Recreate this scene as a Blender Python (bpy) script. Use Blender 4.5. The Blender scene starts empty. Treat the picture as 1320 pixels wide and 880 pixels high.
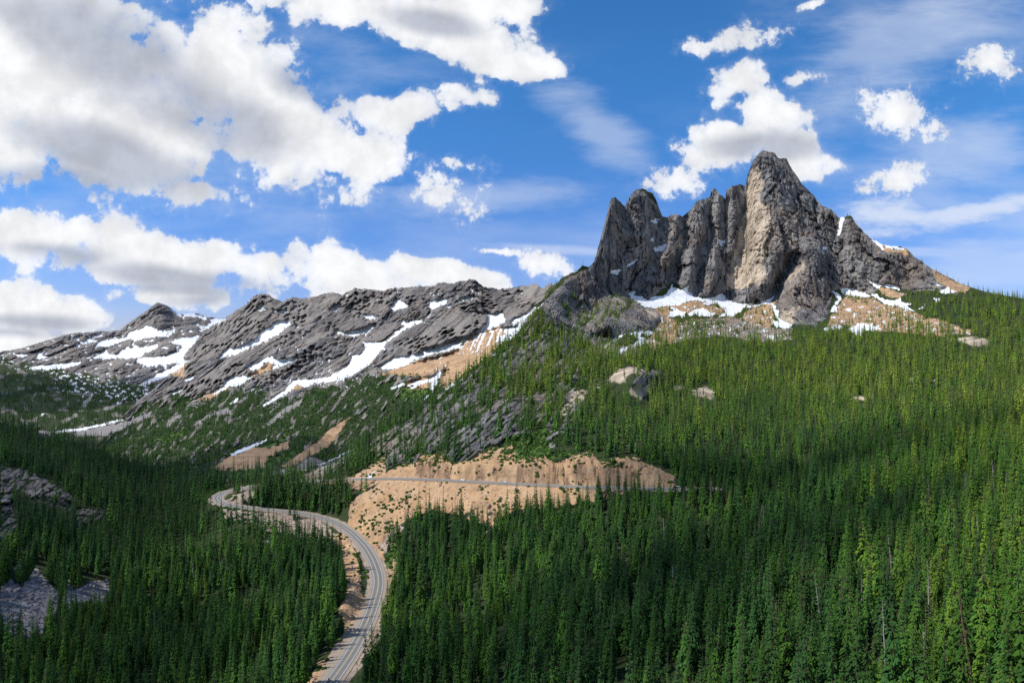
import bpy, bmesh, math, random
import numpy as np
from mathutils import Vector, Matrix
random.seed(7)
rng = np.random.default_rng(11)
C = bpy.context.scene.collection
F = 880.0; CX = 660.0; CY = 440.0      # focal length and centre of the survey photograph, in its pixels
S = 1.3                                # metres per survey unit
R = math.radians

# ------------------------------------------------------------------ noise
_perm = np.random.default_rng(5).permutation(256).astype(np.int32)
_perm = np.concatenate([_perm, _perm, _perm])
_g = np.array([[1,1,0],[-1,1,0],[1,-1,0],[-1,-1,0],[1,0,1],[-1,0,1],[1,0,-1],[-1,0,-1],
               [0,1,1],[0,-1,1],[0,1,-1],[0,-1,-1],[1,1,0],[-1,1,0],[0,-1,1],[0,-1,-1]], np.float32)
def perlin(x, y, z):
    x = np.asarray(x, np.float64); y = np.asarray(y, np.float64) + 0*x; z = np.asarray(z, np.float64) + 0*x
    xi = np.floor(x); yi = np.floor(y); zi = np.floor(z)
    xf = (x-xi).astype(np.float32); yf = (y-yi).astype(np.float32); zf = (z-zi).astype(np.float32)
    xi = xi.astype(np.int64) & 255; yi = yi.astype(np.int64) & 255; zi = zi.astype(np.int64) & 255
    u = xf*xf*xf*(xf*(xf*6-15)+10); v = yf*yf*yf*(yf*(yf*6-15)+10); w = zf*zf*zf*(zf*(zf*6-15)+10)
    def gr(i, j, k):
        h = _perm[_perm[_perm[xi+i]+yi+j]+zi+k] & 15
        g = _g[h]
        return g[..., 0]*(xf-i)+g[..., 1]*(yf-j)+g[..., 2]*(zf-k)
    def lp(a, b, t): return a+(b-a)*t
    return lp(lp(lp(gr(0,0,0),gr(1,0,0),u), lp(gr(0,1,0),gr(1,1,0),u), v),
              lp(lp(gr(0,0,1),gr(1,0,1),u), lp(gr(0,1,1),gr(1,1,1),u), v), w)
def fbm(x, y, z, o=4, gain=0.5):
    s = 0; a = 1.0; f = 1.0; t = 0
    for i in range(o):
        s = s + a*perlin(x*f+17.3*i, y*f+5.1*i, z*f+9.7*i); t += a; a *= gain; f *= 2.03
    return s/t*1.6
def ridged(x, y, z, o=4, gain=0.5):
    s = 0; a = 1.0; f = 1.0; t = 0
    for i in range(o):
        s = s + a*(1-2.2*np.abs(perlin(x*f+3.3*i, y*f+15.1*i, z*f+2.7*i))); t += a; a *= gain; f *= 2.07
    return s/t
def worley(x, y, z):
    """nearest jittered cell: (random number of that cell, distance to the joint with the next cell, signed tilt)"""
    xi = np.floor(x).astype(np.int64); yi = np.floor(y).astype(np.int64); zi = np.floor(z).astype(np.int64)
    f1 = np.full(x.shape, 9.0, np.float32); f2 = f1.copy(); rid = np.zeros(x.shape, np.int32); tl = np.zeros(x.shape, np.float32)
    for a in (-1, 0, 1):
        for b in (-1, 0, 1):
            for c in (-1, 0, 1):
                h = _perm[_perm[_perm[(xi+a) & 255]+((yi+b) & 255)]+((zi+c) & 255)]
                dx = (xi+a+_perm[h]/256.0-x); dy = (yi+b+_perm[h+71]/256.0-y); dz = (zi+c+_perm[h+143]/256.0-z)
                d = np.sqrt(dx*dx+dy*dy+dz*dz).astype(np.float32); m = d < f1
                f2 = np.where(m, f1, np.minimum(f2, d)); f1 = np.where(m, d, f1); rid = np.where(m, h, rid)
                sl = (_perm[h+33]/128.0-1)*dx+(_perm[h+97]/128.0-1)*dz
                tl = np.where(m, sl, tl)
    return _perm[rid+19]/255.0, f2-f1, tl
def sstep(a, b, x):
    t = np.clip((x-a)/(b-a), 0, 1); return t*t*(3-2*t)
def sdist(px, py, poly):
    """signed distance in survey pixels to a polygon, positive inside"""
    P = np.asarray(poly, np.float64); n = len(P)
    best = np.full(px.shape, 1e9); ins = np.zeros(px.shape, bool)
    for i in range(n):
        a = P[i]; b = P[(i+1) % n]
        ex, ey = b-a; L = ex*ex+ey*ey+1e-9
        t = np.clip(((px-a[0])*ex+(py-a[1])*ey)/L, 0, 1)
        d = (px-a[0]-t*ex)**2+(py-a[1]-t*ey)**2
        best = np.minimum(best, d)
        if a[1] != b[1]:
            c = ((a[1] > py) != (b[1] > py)) & (px < (b[0]-a[0])*(py-a[1])/(b[1]-a[1])+a[0])
            ins ^= c
    best = np.sqrt(best)
    return np.where(ins, best, -best)
def pmask(px, py, polys, soft=1.6, jit=None):
    out = np.zeros(px.shape)
    for poly in polys:
        P = np.asarray(poly); m = soft*2+6
        sel = (px > P[:,0].min()-m) & (px < P[:,0].max()+m) & (py > P[:,1].min()-m) & (py < P[:,1].max()+m)
        if not sel.any(): continue
        d = sdist(px[sel], py[sel], P)
        if jit is not None: d = d + jit[sel]
        out[sel] = np.maximum(out[sel], sstep(-soft, soft, d))
    return out
def Q(ox, oy, s, pts): return [(ox+x/s, oy+y/s) for x, y in pts]
def c1(*p): return Q(0,380,4.4,p)
def c2(*p): return Q(240,360,4.889,p)
def c3(*p): return Q(460,350,4.889,p)
def c4(*p): return Q(760,330,5.077,p)
def c5(*p): return Q(980,300,4.4,p)
def c6(*p): return Q(220,500,5.077,p)
def c7(*p): return Q(460,440,4.4,p)
def b5(*p): return Q(740,180,2.934,p)
def b6(*p): return Q(980,180,2.932,p)
def g2(*p): return Q(700,580,6.6,p)
def g3(*p): return Q(380,760,7.336,p)
def g4(*p): return Q(260,600,6.6,p)
def g5(*p): return Q(0,580,3.385,p)
def g6(*p): return Q(430,600,7.33,p)
def h4(*p): return Q(640,420,4.125,p)

# ------------------------------------------------------------------ ground cover, surveyed outlines
SNOW = [
 c1((725,215),(830,180),(870,185),(890,200),(955,205),(950,220),(990,190),(992,215),(960,230),(880,240),(830,245),(770,260),(730,250),(680,270),(620,290),(560,295),(540,300),(550,275),(600,255),(660,250),(720,240)),
 c1((445,268),(510,250),(550,262),(500,272),(470,280)), c1((520,230),(580,222),(580,235),(530,240)),
 c1((520,355),(590,325),(600,310),(610,330),(660,345),(690,310),(750,300),(765,285),(790,300),(850,290),(890,278),(900,295),(860,315),(820,330),(800,350),(760,360),(700,360),(620,362),(540,362)),
 c1((960,270),(1000,250),(1080,240),(1130,235),(1100,280),(1060,320),(1040,350),(1050,370),(1080,370),(1040,395),(980,385),(920,395),(840,405),(790,390),(770,370),(800,355),(880,352),(950,345),(1010,320),(1035,290),(1000,275)),
 c1((780,515),(840,480),(900,445),(960,420),(1000,395),(1050,385),(1040,405),(980,440),(930,470),(870,490),(810,520)),
 c1((1040,480),(1080,455),(1110,455),(1090,480),(1050,490)), c1((955,555),(1040,525),(1030,545),(985,570)),
 c1((140,420),(210,400),(290,395),(350,390),(470,375),(440,400),(370,415),(280,425),(200,425)),
 c1((70,335),(150,330),(160,350),(110,350)), c1((200,360),(235,315),(240,345),(275,352),(220,365)),
 c1((950,70),(985,85),(1020,105),(1045,135),(1020,125),(980,100)),
 c1((1030,95),(1120,108),(1190,138),(1150,142),(1110,122),(1045,122)),
 c1((1110,160),(1150,190),(1190,160),(1200,180),(1160,200),(1120,180)), c1((1190,140),(1230,130),(1275,145),(1200,170)),
 c1((290,775),(350,765),(450,755),(560,735),(640,715),(705,700),(700,712),(600,735),(480,765),(380,775),(330,785)),
 c1((205,695),(255,665),(240,685)),
 c2((205,500),(240,450),(265,430),(300,445),(400,400),(455,370),(470,330),(540,300),(550,275),(600,265),(645,250),(660,285),(600,330),(540,365),(470,400),(400,430),(310,475),(240,490)),
 c2((445,185),(460,160),(505,160),(480,180),(525,195),(460,200)), c2((470,105),(510,110),(500,122)), c2((540,190),(562,183),(562,202)), c2((580,205),(620,195),(635,205),(600,215)),
 c2((375,550),(440,530),(500,495),(545,485),(560,505),(640,505),(710,482),(660,525),(590,550),(540,570),(555,535),(510,520),(440,575),(400,570)),
 c2((235,680),(250,630),(290,615),(340,610),(370,600),(380,620),(430,610),(380,640),(340,670),(260,680),(200,720),(150,735),(200,700)),
 c2((690,635),(800,630),(890,615),(960,580),(1020,545),(1050,480),(1110,465),(1130,430),(1110,395),(1200,400),(1271,385),(1240,430),(1200,480),(1150,540),(1090,580),(1030,610),(960,640),(880,650),(800,660),(740,680),(700,660),(640,720),(580,750),(490,800),(480,795),(560,740),(620,700),(660,650)),
 c2((940,350),(945,315),(985,335),(1060,325),(1090,315),(1195,280),(1180,310),(1100,345),(1060,360),(1000,350)),
 c2((1115,225),(1160,220),(1215,235),(1190,250),(1140,250)), c2((905,190),(930,170),(975,150),(965,185),(935,205)),
 c2((1005,180),(1060,160),(1040,185)), c2((1000,90),(1025,95),(1000,115)), c2((820,270),(850,235),(840,265)),
 c2((275,780),(330,745),(325,770),(290,785)), c2((765,435),(805,425),(800,445)),
 c3((205,215),(240,210),(235,175),(270,180),(330,215),(300,230),(250,245),(200,270),(180,310),(170,300),(195,265),(230,245)),
 c3((450,215),(470,185),(520,180),(580,165),(560,205),(510,225),(470,245)), c3((545,220),(590,210),(585,228)),
 c3((635,185),(670,160),(720,150),(735,175),(680,185),(650,192)), c3((720,150),(750,160),(750,172)),
 c3((275,330),(285,300),(310,325),(340,310),(375,305),(410,300),(410,320),(350,345),(310,365),(260,395),(230,420),(180,450),(130,490),(80,530),(40,560),(0,610),(0,560),(30,520),(50,500),(60,465),(90,450),(140,445),(200,430),(240,395),(235,370),(260,375),(300,345)),
 c3((130,600),(180,570),(230,545),(300,535),(350,520),(390,510),(430,480),(520,465),(580,430),(640,415),(700,405),(740,380),(790,355),(825,330),(830,285),(800,240),(830,260),(860,270),(890,250),(920,255),(925,285),(940,300),(935,320),(880,345),(830,365),(770,390),(710,410),(670,440),(640,480),(590,500),(520,510),(440,530),(390,550),(310,590),(230,615),(170,615)),
 c3((970,310),(1000,290),(1030,285),(1090,240),(1100,220),(1130,215),(1165,190),(1175,205),(1130,240),(1080,280),(1050,320),(1040,350),(1010,390),(970,430),(930,440),(880,470),(870,470),(900,430),(930,390),(920,350),(960,350),(1000,345),(1020,325),(985,340)),
 c3((903,350),(917,352),(882,450),(868,460)), c3((850,375),(867,375),(832,460),(815,475)), c3((795,385),(812,385),(762,500),(748,505)),
 c3((743,410),(757,410),(717,500),(703,505)), c3((690,430),(702,435),(660,485),(640,492)), c3((770,395),(780,395),(745,470),(735,475)),
 c3((320,720),(370,690),(440,680),(480,660),(520,620),(532,620),(522,670),(502,720),(472,750),(450,740),(480,690),(430,700),(380,720),(340,740)),
 c3((490,735),(503,738),(430,802),(400,822)), c3((205,735),(300,700),(300,715),(220,745)), c3((560,750),(548,742),(600,708),(675,668),(672,684),(610,718)),
 c3((840,520),(900,505),(880,525)), c3((1015,118),(1050,140),(1050,150),(1015,130)),
 c4((245,245),(300,230),(305,245),(280,260),(340,265),(385,290),(420,262),(470,265),(510,240),(530,200),(540,170),(548,205),(600,220),(655,190),(640,225),(690,265),(750,280),(820,270),(870,238),(900,280),(940,300),(1000,315),(1090,320),(1160,290),(1210,260),(1205,280),(1150,315),(1090,330),(1010,340),(990,365),(950,380),(930,400),(880,395),(850,400),(860,375),(900,370),(880,345),(830,310),(770,325),(740,300),(690,285),(640,300),(570,325),(480,330),(420,340),(350,330),(290,290)),
 c4((510,400),(530,360),(570,345),(600,360),(630,370),(610,410),(590,390),(550,395)), c4((640,375),(680,355),(740,340),(800,370),(840,380),(780,395),(720,395),(690,380),(660,395)),
 c4((460,395),(480,400),(475,430)),
 c4((130,565),(180,525),(240,500),(310,495),(380,485),(420,490),(395,520),(360,510),(340,500),(330,520),(370,545),(385,570),(330,585),(270,595),(240,620),(190,640),(175,625),(220,600),(290,575),(320,545),(290,515),(240,505),(200,530),(160,570)),
 c4((40,595),(90,575),(130,570),(100,595),(140,615),(110,615)), c4((235,65),(280,35),(310,20),(290,50),(240,75)), c4((120,110),(160,90),(215,85),(180,120),(150,112)),
 c4((30,220),(60,195),(50,215)), c4((1195,330),(1215,320),(1225,360),(1240,340),(1235,400),(1280,430),(1320,450),(1320,480),(1270,470),(1215,470),(1205,430),(1240,430),(1215,390)),
 c4((1155,520),(1200,515),(1200,550),(1160,540)), c4((815,500),(860,495),(850,515)),
 b5((290,305),(335,292),(310,320)), b5((300,410),(355,395),(340,420),(305,425)), b5((285,385),(310,360),(300,385)), b5((545,378),(590,385),(562,395),(558,418),(550,392)),
 c5((340,90),(370,75),(390,85),(365,98)), c5((625,35),(665,45),(690,65),(700,100),(685,90),(660,65)), c5((705,65),(760,72),(820,90),(800,98),(740,90),(715,85)),
 c5((590,250),(620,270),(660,295),(700,300),(740,292),(815,320),(790,325),(740,315),(690,305),(665,315),(640,300)),
 c5((455,320),(480,312),(540,325),(590,340),(620,350),(630,365),(560,362),(510,358),(470,350)), c5((410,330),(450,345),(460,380),(430,410),(440,450),(395,450),(415,410),(440,380)),
 c5((625,350),(660,345),(680,370),(760,385),(795,365),(800,390),(860,405),(830,415),(870,445),(820,440),(780,415),(720,410),(680,385)),
 c5((340,550),(400,530),(465,525),(460,545),(380,555)), c5((520,530),(570,510),(640,525),(690,545),(650,555),(590,560),(560,590),(500,550)),
 c5((985,285),(1030,300),(1010,305)), c5((1015,330),(1060,310),(1110,330),(1100,345),(1030,345)), c5((975,365),(1040,380),(1000,390)), c5((900,430),(935,405),(930,430)),
 c5((0,410),(0,395),(40,385),(80,360),(50,405)), c5((75,510),(120,515),(150,550),(100,540)),
 b6((303,295),(320,292),(302,360),(290,362)),
 c6((365,445),(430,410),(500,385),(560,360),(630,335),(600,360),(540,385),(480,415),(420,440)), c6((950,515),(1050,465),(1120,430),(1210,390),(1195,405),(1120,445),(1040,480)),
 c6((390,95),(445,65),(435,85),(400,105)),
 g6((160,148),(215,110),(270,92),(320,85),(390,48),(360,85),(320,110),(325,150)), g6((128,582),(150,578),(188,622),(165,624)),
 [(526,616.2),(536,615.6),(536,618.4),(526,618.6)], [(343.5,692),(347,694),(347.5,701),(344.5,700)],
]
TAN = [
 c7((0,750),(160,650),(165,740),(250,700),(330,690),(360,650),(420,640),(480,630),(520,660),(560,690),(620,680),(700,630),(760,590),(880,590),(905,660),(900,690),(960,650),(1050,650),(1130,690),(1250,640),(1320,625))
   + [(773,596),(798,589),(818,589),(836,598),(868,613),(872,628),(868,632),(800,639),(720,654),(650,664),(635,680),(622,674),(560,656),(525,668),(505,684),(490,700),(497,722),(486,715),(470,694),(447,670),(452,650),(470,632),(445,630),(400,632),(430,619)],
 [(500,735),(512,712),(525,702),(522,716),(510,738),(503,748)],
 c6((390,450),(470,420),(540,390),(640,390),(780,340),(770,390),(680,430),(620,480),(630,520),(560,530),(400,540),(280,530),(300,500)),
 c6((720,510),(850,420),(960,350),(1050,260),(1130,210),(1180,190),(1150,230),(1080,320),(1030,390),(900,450),(800,520)),
 c3((640,490),(700,410),(790,380),(900,340),(940,400),(930,440),(860,500),(800,560),(700,620),(650,670),(560,740),(520,720),(540,640),(570,570),(600,520)),
 c3((310,700),(330,690),(480,660),(470,740),(400,740),(330,740)),
 c3((150,650),(260,600),(400,560),(560,520),(640,490),(600,560),(500,640),(400,660),(250,650)),
 c4((420,345),(480,330),(570,325),(690,285),(750,310),(760,330),(860,330),(880,345),(860,380),(640,370),(530,350),(510,400),(560,420),(590,450),(580,520),(560,570),(480,580),(450,610),(380,615),(360,600),(390,540),(430,470),(480,420),(460,380)),
 c4((1090,340),(1160,310),(1210,300),(1200,400),(1210,440),(1170,470),(1050,450),(1000,400),(1010,370)),
 c5((440,440),(460,380),(500,360),(640,370),(700,410),(800,430),(950,480),(1060,500),(1190,560),(1200,580),(1100,575),(960,590),(880,570),(700,560),(600,550),(470,520),(380,530),(400,470)),
 c5((670,310),(740,320),(830,350),(780,370),(690,350)), c5((960,200),(1020,220),(1100,270),(1180,290),(1180,330),(1110,340),(1040,300),(990,260)),
 c5((690,60),(830,95),(850,130),(800,120),(700,100)),
 c1((950,440),(1010,400),(1060,395),(1040,440),(1060,460),(1010,470)), c2((380,610),(450,570),(510,525),(555,540),(540,570),(440,610)), c2((640,705),(690,645),(750,655),(730,680)),
 c2((80,760),(160,720),(260,680),(250,690),(150,760)), c2((1010,590),(1100,510),(1180,460),(1240,430),(1170,520),(1090,560)),
 c6((180,70),(270,30),(380,0),(350,20),(230,90)),
 [(430,690),(446,690),(464,730),(465,760),(445,768),(443,740),(435,710)],
 g3((480,0),(640,0),(660,80),(600,250),(520,390),(440,500),(400,640),(300,780),(230,880),(170,960),(20,960),(130,870),(220,700),(350,620),(400,540),(450,460),(460,380),(470,260),(400,200),(480,80)),
]
PINK = [
 g4((170,390),(300,380),(500,400),(800,430),(1000,480),(1100,560),(1200,680),(1230,792),(1200,720),(1100,620),(950,610),(850,640),(780,590),(650,560),(560,560),(450,490),(300,470),(200,440)),
 g4((180,290),(260,250),(400,200),(560,180),(520,230),(400,290),(300,330),(220,330)), g4((250,190),(420,160),(560,150),(560,175),(400,195),(260,230)),
 [(485,700),(497,668),(510,672),(520,680),(505,700),(490,718)],
]
SCREE = [
 c6((640,575),(720,530),(800,520),(900,450),(1000,470),(960,510),(880,550),(700,600)), c6((870,570),(1000,500),(1130,450),(1190,420),(1100,520),(1000,600),(900,640),(830,610)),
 c1((345,715),(440,670),(430,690),(370,725)), c1((430,640),(520,560),(530,575),(480,640)), c1((540,660),(690,605),(640,650)), c1((200,765),(290,775),(280,810),(230,800)),
 c1((400,780),(560,750),(700,720),(860,660),(850,690),(740,740),(600,800),(440,800)), c1((950,710),(1030,680),(1020,700),(960,745)), c1((1080,745),(1200,670),(1300,640),(1310,670),(1200,690),(1110,740)),
 c6((620,245),(700,170),(740,130),(860,70),(850,110),(740,170),(650,240)),
 g5((0,560),(60,580),(100,600),(160,510),(180,540),(250,620),(250,700),(190,800),(150,820),(60,820),(0,760)), g5((270,720),(280,580),(300,560),(310,620),(350,600),(400,570),(475,570),(480,620),(440,660),(330,660)),
 g5((60,520),(80,490),(110,520),(80,540)), g5((370,510),(385,490),(392,505),(380,520)),
 c4((590,440),(700,420),(930,400),(1050,440),(1180,470),(1320,480),(1320,550),(1150,560),(850,520),(700,540),(560,570)), c4((0,600),(130,590),(350,600),(360,630),(250,650),(120,640),(0,650)),
 [(622,640),(629,640),(631,660),(633,684),(628,690),(623,670)],
]
ROCKS = [
 c7((500,620),(640,500),(740,390),(800,290),(860,240),(880,300),(960,300),(990,320),(960,400),(910,500),(900,590),(760,590),(640,680),(560,690)),
 c7((380,620),(450,500),(540,380),(600,300),(700,250),(720,300),(640,370),(560,480),(480,560),(400,640)),
 c7((0,600),(100,550),(200,490),(350,430),(530,370),(520,440),(400,530),(280,640),(250,700),(170,720),(170,650),(60,620)),
 c7((800,150),(900,60),(1000,10),(1100,0),(1090,60),(960,170),(880,210)),
 h4((690,640),(740,600),(770,620),(740,670)), h4((250,580),(300,540),(330,600),(280,690),(260,640)),
 g5((0,70),(100,80),(200,130),(300,190),(350,230),(300,260),(200,240),(120,200),(60,180),(60,300),(100,350),(0,400)), g5((320,250),(460,265),(460,300),(400,320),(330,320)),
 h4((700,300),(760,250),(840,250),(840,320),(760,330)),
 c7((910,690),(960,645),(985,650),(960,680)), c7((1090,740),(1130,680),(1150,700),(1130,740)),
]
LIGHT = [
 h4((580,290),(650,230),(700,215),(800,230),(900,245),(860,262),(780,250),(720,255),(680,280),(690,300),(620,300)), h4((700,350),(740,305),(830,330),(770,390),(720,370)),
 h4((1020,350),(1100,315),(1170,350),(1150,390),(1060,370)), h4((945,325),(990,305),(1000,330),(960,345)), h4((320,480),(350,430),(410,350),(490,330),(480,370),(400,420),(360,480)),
 b5((655,140),(690,90),(720,170),(700,230),(745,260),(740,330),(730,420),(720,480),(740,540),(660,560),(575,570),(590,500),(620,380),(650,250)),  # tan rock of the tower face, its sunlit left side put into the colour
 b5((874,455),(840,490),(765,560),(790,548),(830,518),(882,484)), b5((360,420),(400,360),(410,400),(370,440)), b5((270,640),(330,660),(300,700)),  # first outline puts the front ridge's sunlit left edge into the rock colour
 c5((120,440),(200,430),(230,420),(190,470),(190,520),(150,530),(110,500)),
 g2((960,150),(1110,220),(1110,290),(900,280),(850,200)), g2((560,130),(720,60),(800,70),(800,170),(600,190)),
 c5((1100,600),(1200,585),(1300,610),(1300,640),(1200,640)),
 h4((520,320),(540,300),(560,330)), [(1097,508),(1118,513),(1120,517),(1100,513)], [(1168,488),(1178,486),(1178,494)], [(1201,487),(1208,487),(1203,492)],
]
CUT = [c7((330,770),(335,700),(370,655),(430,640),(500,640),(530,670),(560,695),(640,690),(760,705),(880,715),(960,680),(1050,655),(1130,690),(1250,645),(1320,630))+[(773,600),(798,592),(818,592),(836,600),(866,614),(866,626),(780,624.5),(700,621.5),(620,617),(540,614)]]
GRASS = [
 c6((380,655),(450,630),(560,610),(700,585),(860,550),(900,530),(900,545),(720,600),(600,625),(450,645)), c6((190,670),(330,650),(400,660),(280,720),(280,760),(310,780),(400,790),(460,785),(440,800),(330,812),(250,800),(200,740)),
 c1((870,830),(960,790),(1060,750),(1050,790),(960,836)),
 [(487,735),(497,722),(505,700),(520,690),(530,700),(512,715),(505,735),(500,760),(508,760),(498,790),(487,800),(480,830),(470,845),(478,800),(488,770)],
 [(640,590),(660,560),(700,560),(720,590),(690,598)], c7((900,600),(1060,480),(1100,520),(1050,600),(980,630),(910,650)), c7((1100,640),(1200,620),(1250,620),(1200,660)),
 g2((480,130),(560,100),(700,110),(640,160),(520,170)),
 c3((270,740),(420,730),(470,760),(380,800),(280,800)), c3((520,660),(560,590),(610,590),(560,650)), c6((620,480),(760,420),(830,400),(780,470),(640,520)), c6((610,380),(700,330),(760,290),(760,340),(640,395)),
 c5((480,345),(560,365),(640,380),(600,400),(500,375)), c4((580,450),(720,425),(900,430),(880,470),(740,480),(720,540),(600,490)),
 h4((830,170),(950,100),(1000,200),(900,200)),
]
MASSIF = [b5((-120,620),(-20,520),(60,485),(75,440),(120,290),(140,215),(240,170),(340,270),(420,260),(520,170),(600,160),(680,60),(740,30),(820,90),(940,230),(1010,300),(1100,300),(1180,390),(1300,420),(1500,530))
   + c5((1210,300),(1120,350),(1000,330),(860,330),(690,310),(640,345),(450,320),(410,335),(390,470),(310,530),(200,520),(110,480),(75,380),(0,420)) + c4((1200,290),(1090,320),(940,300),(870,240),(820,270),(690,265),(540,170),(385,290),(250,240),(330,320),(450,350),(475,400),(440,470),(300,500),(180,530),(80,580),(0,580)) + [(735,425),(715,418),(700,400),(695,385)]]

# ------------------------------------------------------------------ surveyed depths: (px, py, depth in survey units)
A_PTS = """1850,960,75 1850,880,90 1850,800,112 1850,700,185 1850,600,290 1850,500,450 1850,440,700 1850,425,820 -500,960,300 -500,880,335 -500,800,375 -500,700,415 -500,620,520 -500,540,740 -150,960,300 0,960,270 200,960,290 420,960,255 520,960,255 660,960,228 900,960,195 1100,960,160 1320,960,118 1450,960,105
-150,880,330 0,880,310 200,880,330 400,880,296 430,880,292 520,880,280 660,880,256 900,880,225 1100,880,188 1200,880,165 1320,880,142 1450,880,125
-150,800,372 0,800,358 100,800,378 200,800,400 300,800,412 400,800,375 445,800,356 480,810,345 560,820,330 660,820,302 750,820,290 900,820,262 1100,820,222 1320,800,172 1450,800,150
490,760,400 478,720,450 455,690,496 430,672,527 395,662,543 350,657,545 310,653,545 290,650,549 278,645,558 280,638,573 295,632,587 320,627,593 345,624,593 400,620,582
450,617,567 500,616,550 560,618,529 620,621,506 700,624,483 780,628,459 870,629,442 900,630,431 463,820,340
500,650,520 480,680,498 520,760,393 600,700,450 600,660,480 600,760,380 600,820,322 750,660,440 750,700,402 750,760,345 370,643,556 420,645,549 330,642,556 870,645,424 900,700,380 900,760,318
1000,640,440 1000,600,500 1000,700,360 1000,760,304 1100,600,470 1100,700,335 1100,760,265 1320,600,370 1320,700,240 1320,640,305 1320,500,620 1320,440,850 1320,400,1000 1320,384,1120 1440,376,1100
1200,600,430 1200,500,680 1200,440,890 1200,400,1080 1000,500,800 1000,440,1050 1000,410,1220 900,560,560 900,600,490 900,500,780 900,450,980 900,420,1150 1100,500,740 1100,440,980
870,600,480 620,600,520 620,580,545 640,550,590 640,500,700 655,515,642 668,540,590 628,535,618 640,470,780 700,600,495 700,580,519 720,540,590 720,500,680 720,450,850 720,400,1000 720,375,1100
780,600,478 780,560,540 780,500,690 820,490,650 820,475,705 780,450,850 780,420,950 850,560,545 850,500,720 850,450,930
430,600,640 480,562,690 520,532,730 560,500,770 600,472,810 640,442,850 680,415,920 700,396,985
480,590,620 520,570,640 560,560,630 560,600,552 450,605,600 410,612,640 330,615,640 300,622,620 350,612,660 400,606,690
300,690,505 350,680,515 250,660,570 200,650,600 200,700,520 300,760,430 400,760,405 400,700,490 430,760,392 262,630,600 200,602,770 150,592,780 0,545,800 60,560,790 100,575,790
0,600,590 0,650,500 0,700,440 0,760,385 100,600,660 100,650,550 100,700,480 100,760,410 200,620,700 -150,540,760 -150,620,520 -150,700,400 50,625,560 90,628,575 130,650,560 40,600,620
850,397,1290 880,402,1280 900,400,1290 940,402,1310 960,410,1240 760,400,1175 800,400,1120 840,412,1130 800,388,1220 780,435,985 830,425,1040 852,415,1190 770,440,960 840,435,1020 780,385,1238 750,385,1205 1020,400,1250 1050,412,1220 1070,402,1260 1100,420,1130 1150,400,1190 1060,430,1090 1200,420,1000 1202,372,1230 1239,366,1250 1270,376,1180 1250,400,1060 1440,420,980 1440,500,580 1440,600,380 1440,700,260"""
BASE_Y = [(690,402),(720,395),(760,382),(808,380),(832,386),(866,368),(887,374),(910,384),(944,388),(972,391),(996,384),(1020,378),(1035,385),(1100,378),(1150,372),(1200,365),(1260,372)]
BASE_D = [(690,1130),(720,1170),(760,1260),(810,1330),(870,1390),(1000,1385),(1100,1340),(1200,1260),(1270,1170)]
RIBS = [([(752,345),(764,338)],-16),([(716,370),(730,358),(745,352)],0),([(740,374),(765,368)],-20),([(780,372)],-10),
 ([(776,335),(783,295),(791,262)],-18),([(806,345),(800,300),(803,262)],8),([(816,345),(818,300),(823,250)],-12),([(840,330),(846,290),(848,264)],15),
 ([(858,284),(850,320),(835,350),(810,377)],22),([(875,279),(866,310),(850,350),(834,384)],-6),([(885,280),(880,320),(868,364)],18),
 ([(900,264),(898,300),(893,340),(887,372)],-16),([(912,259),(911,300)],-4),([(917,252),(915,290),(905,340),(897,375)],12),([(924,247),(925,300),(920,345),(912,380)],-14),
 ([(935,258),(936,300),(932,345),(930,377)],14),([(946,243),(945,290),(943,325)],-13),([(961,240),(955,300),(946,350),(942,385)],24),
 ([(972,225),(969,270),(963,330),(958,386)],-4),([(986,198),(1001,250),(1004,310),(998,345),(985,388)],-40),
 ([(1013,208),(1030,262),(1038,302)],-8),([(1047,254),(1062,300)],8),([(1081,284),(1076,322)],26),([(1092,284),(1097,320),(1100,362)],0),
 ([(1121,308),(1125,366)],9),([(1140,319),(1150,370)],-9),([(1168,323),(1175,365)],9),([(1181,335),(1192,362)],-10),
 ([(1029,334),(1007,359),(995,377)],10),([(1040,337),(1019,362),(1007,386)],-40),([(1043,320),(1046,345),(1047,380)],-62),([(1064,345),(1078,382)],-26),([(1068,322),(1077,345),(1091,375)],2)]
def rib_points():
    out = []
    for line, off in RIBS:
        L = np.array(line, float); n = max(2, int(np.abs(np.diff(L, axis=0)).sum()/5)+1); tt = np.linspace(0, len(L)-1, n)
        for x, y in zip(np.interp(tt, range(len(L)), L[:,0]), np.interp(tt, range(len(L)), L[:,1])):
            d = np.interp(x, *np.array(BASE_D).T)+(np.interp(x, *np.array(BASE_Y).T)-y)*0.8
            out.append((x, y, d+off))
    b = np.array(BASE_Y)
    for x in range(800, 1200, 20):
        if not 1000 < x < 1085: out.append((x, np.interp(x, *b.T), np.interp(x, *np.array(BASE_D).T)-6))
    return np.array(out)
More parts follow.
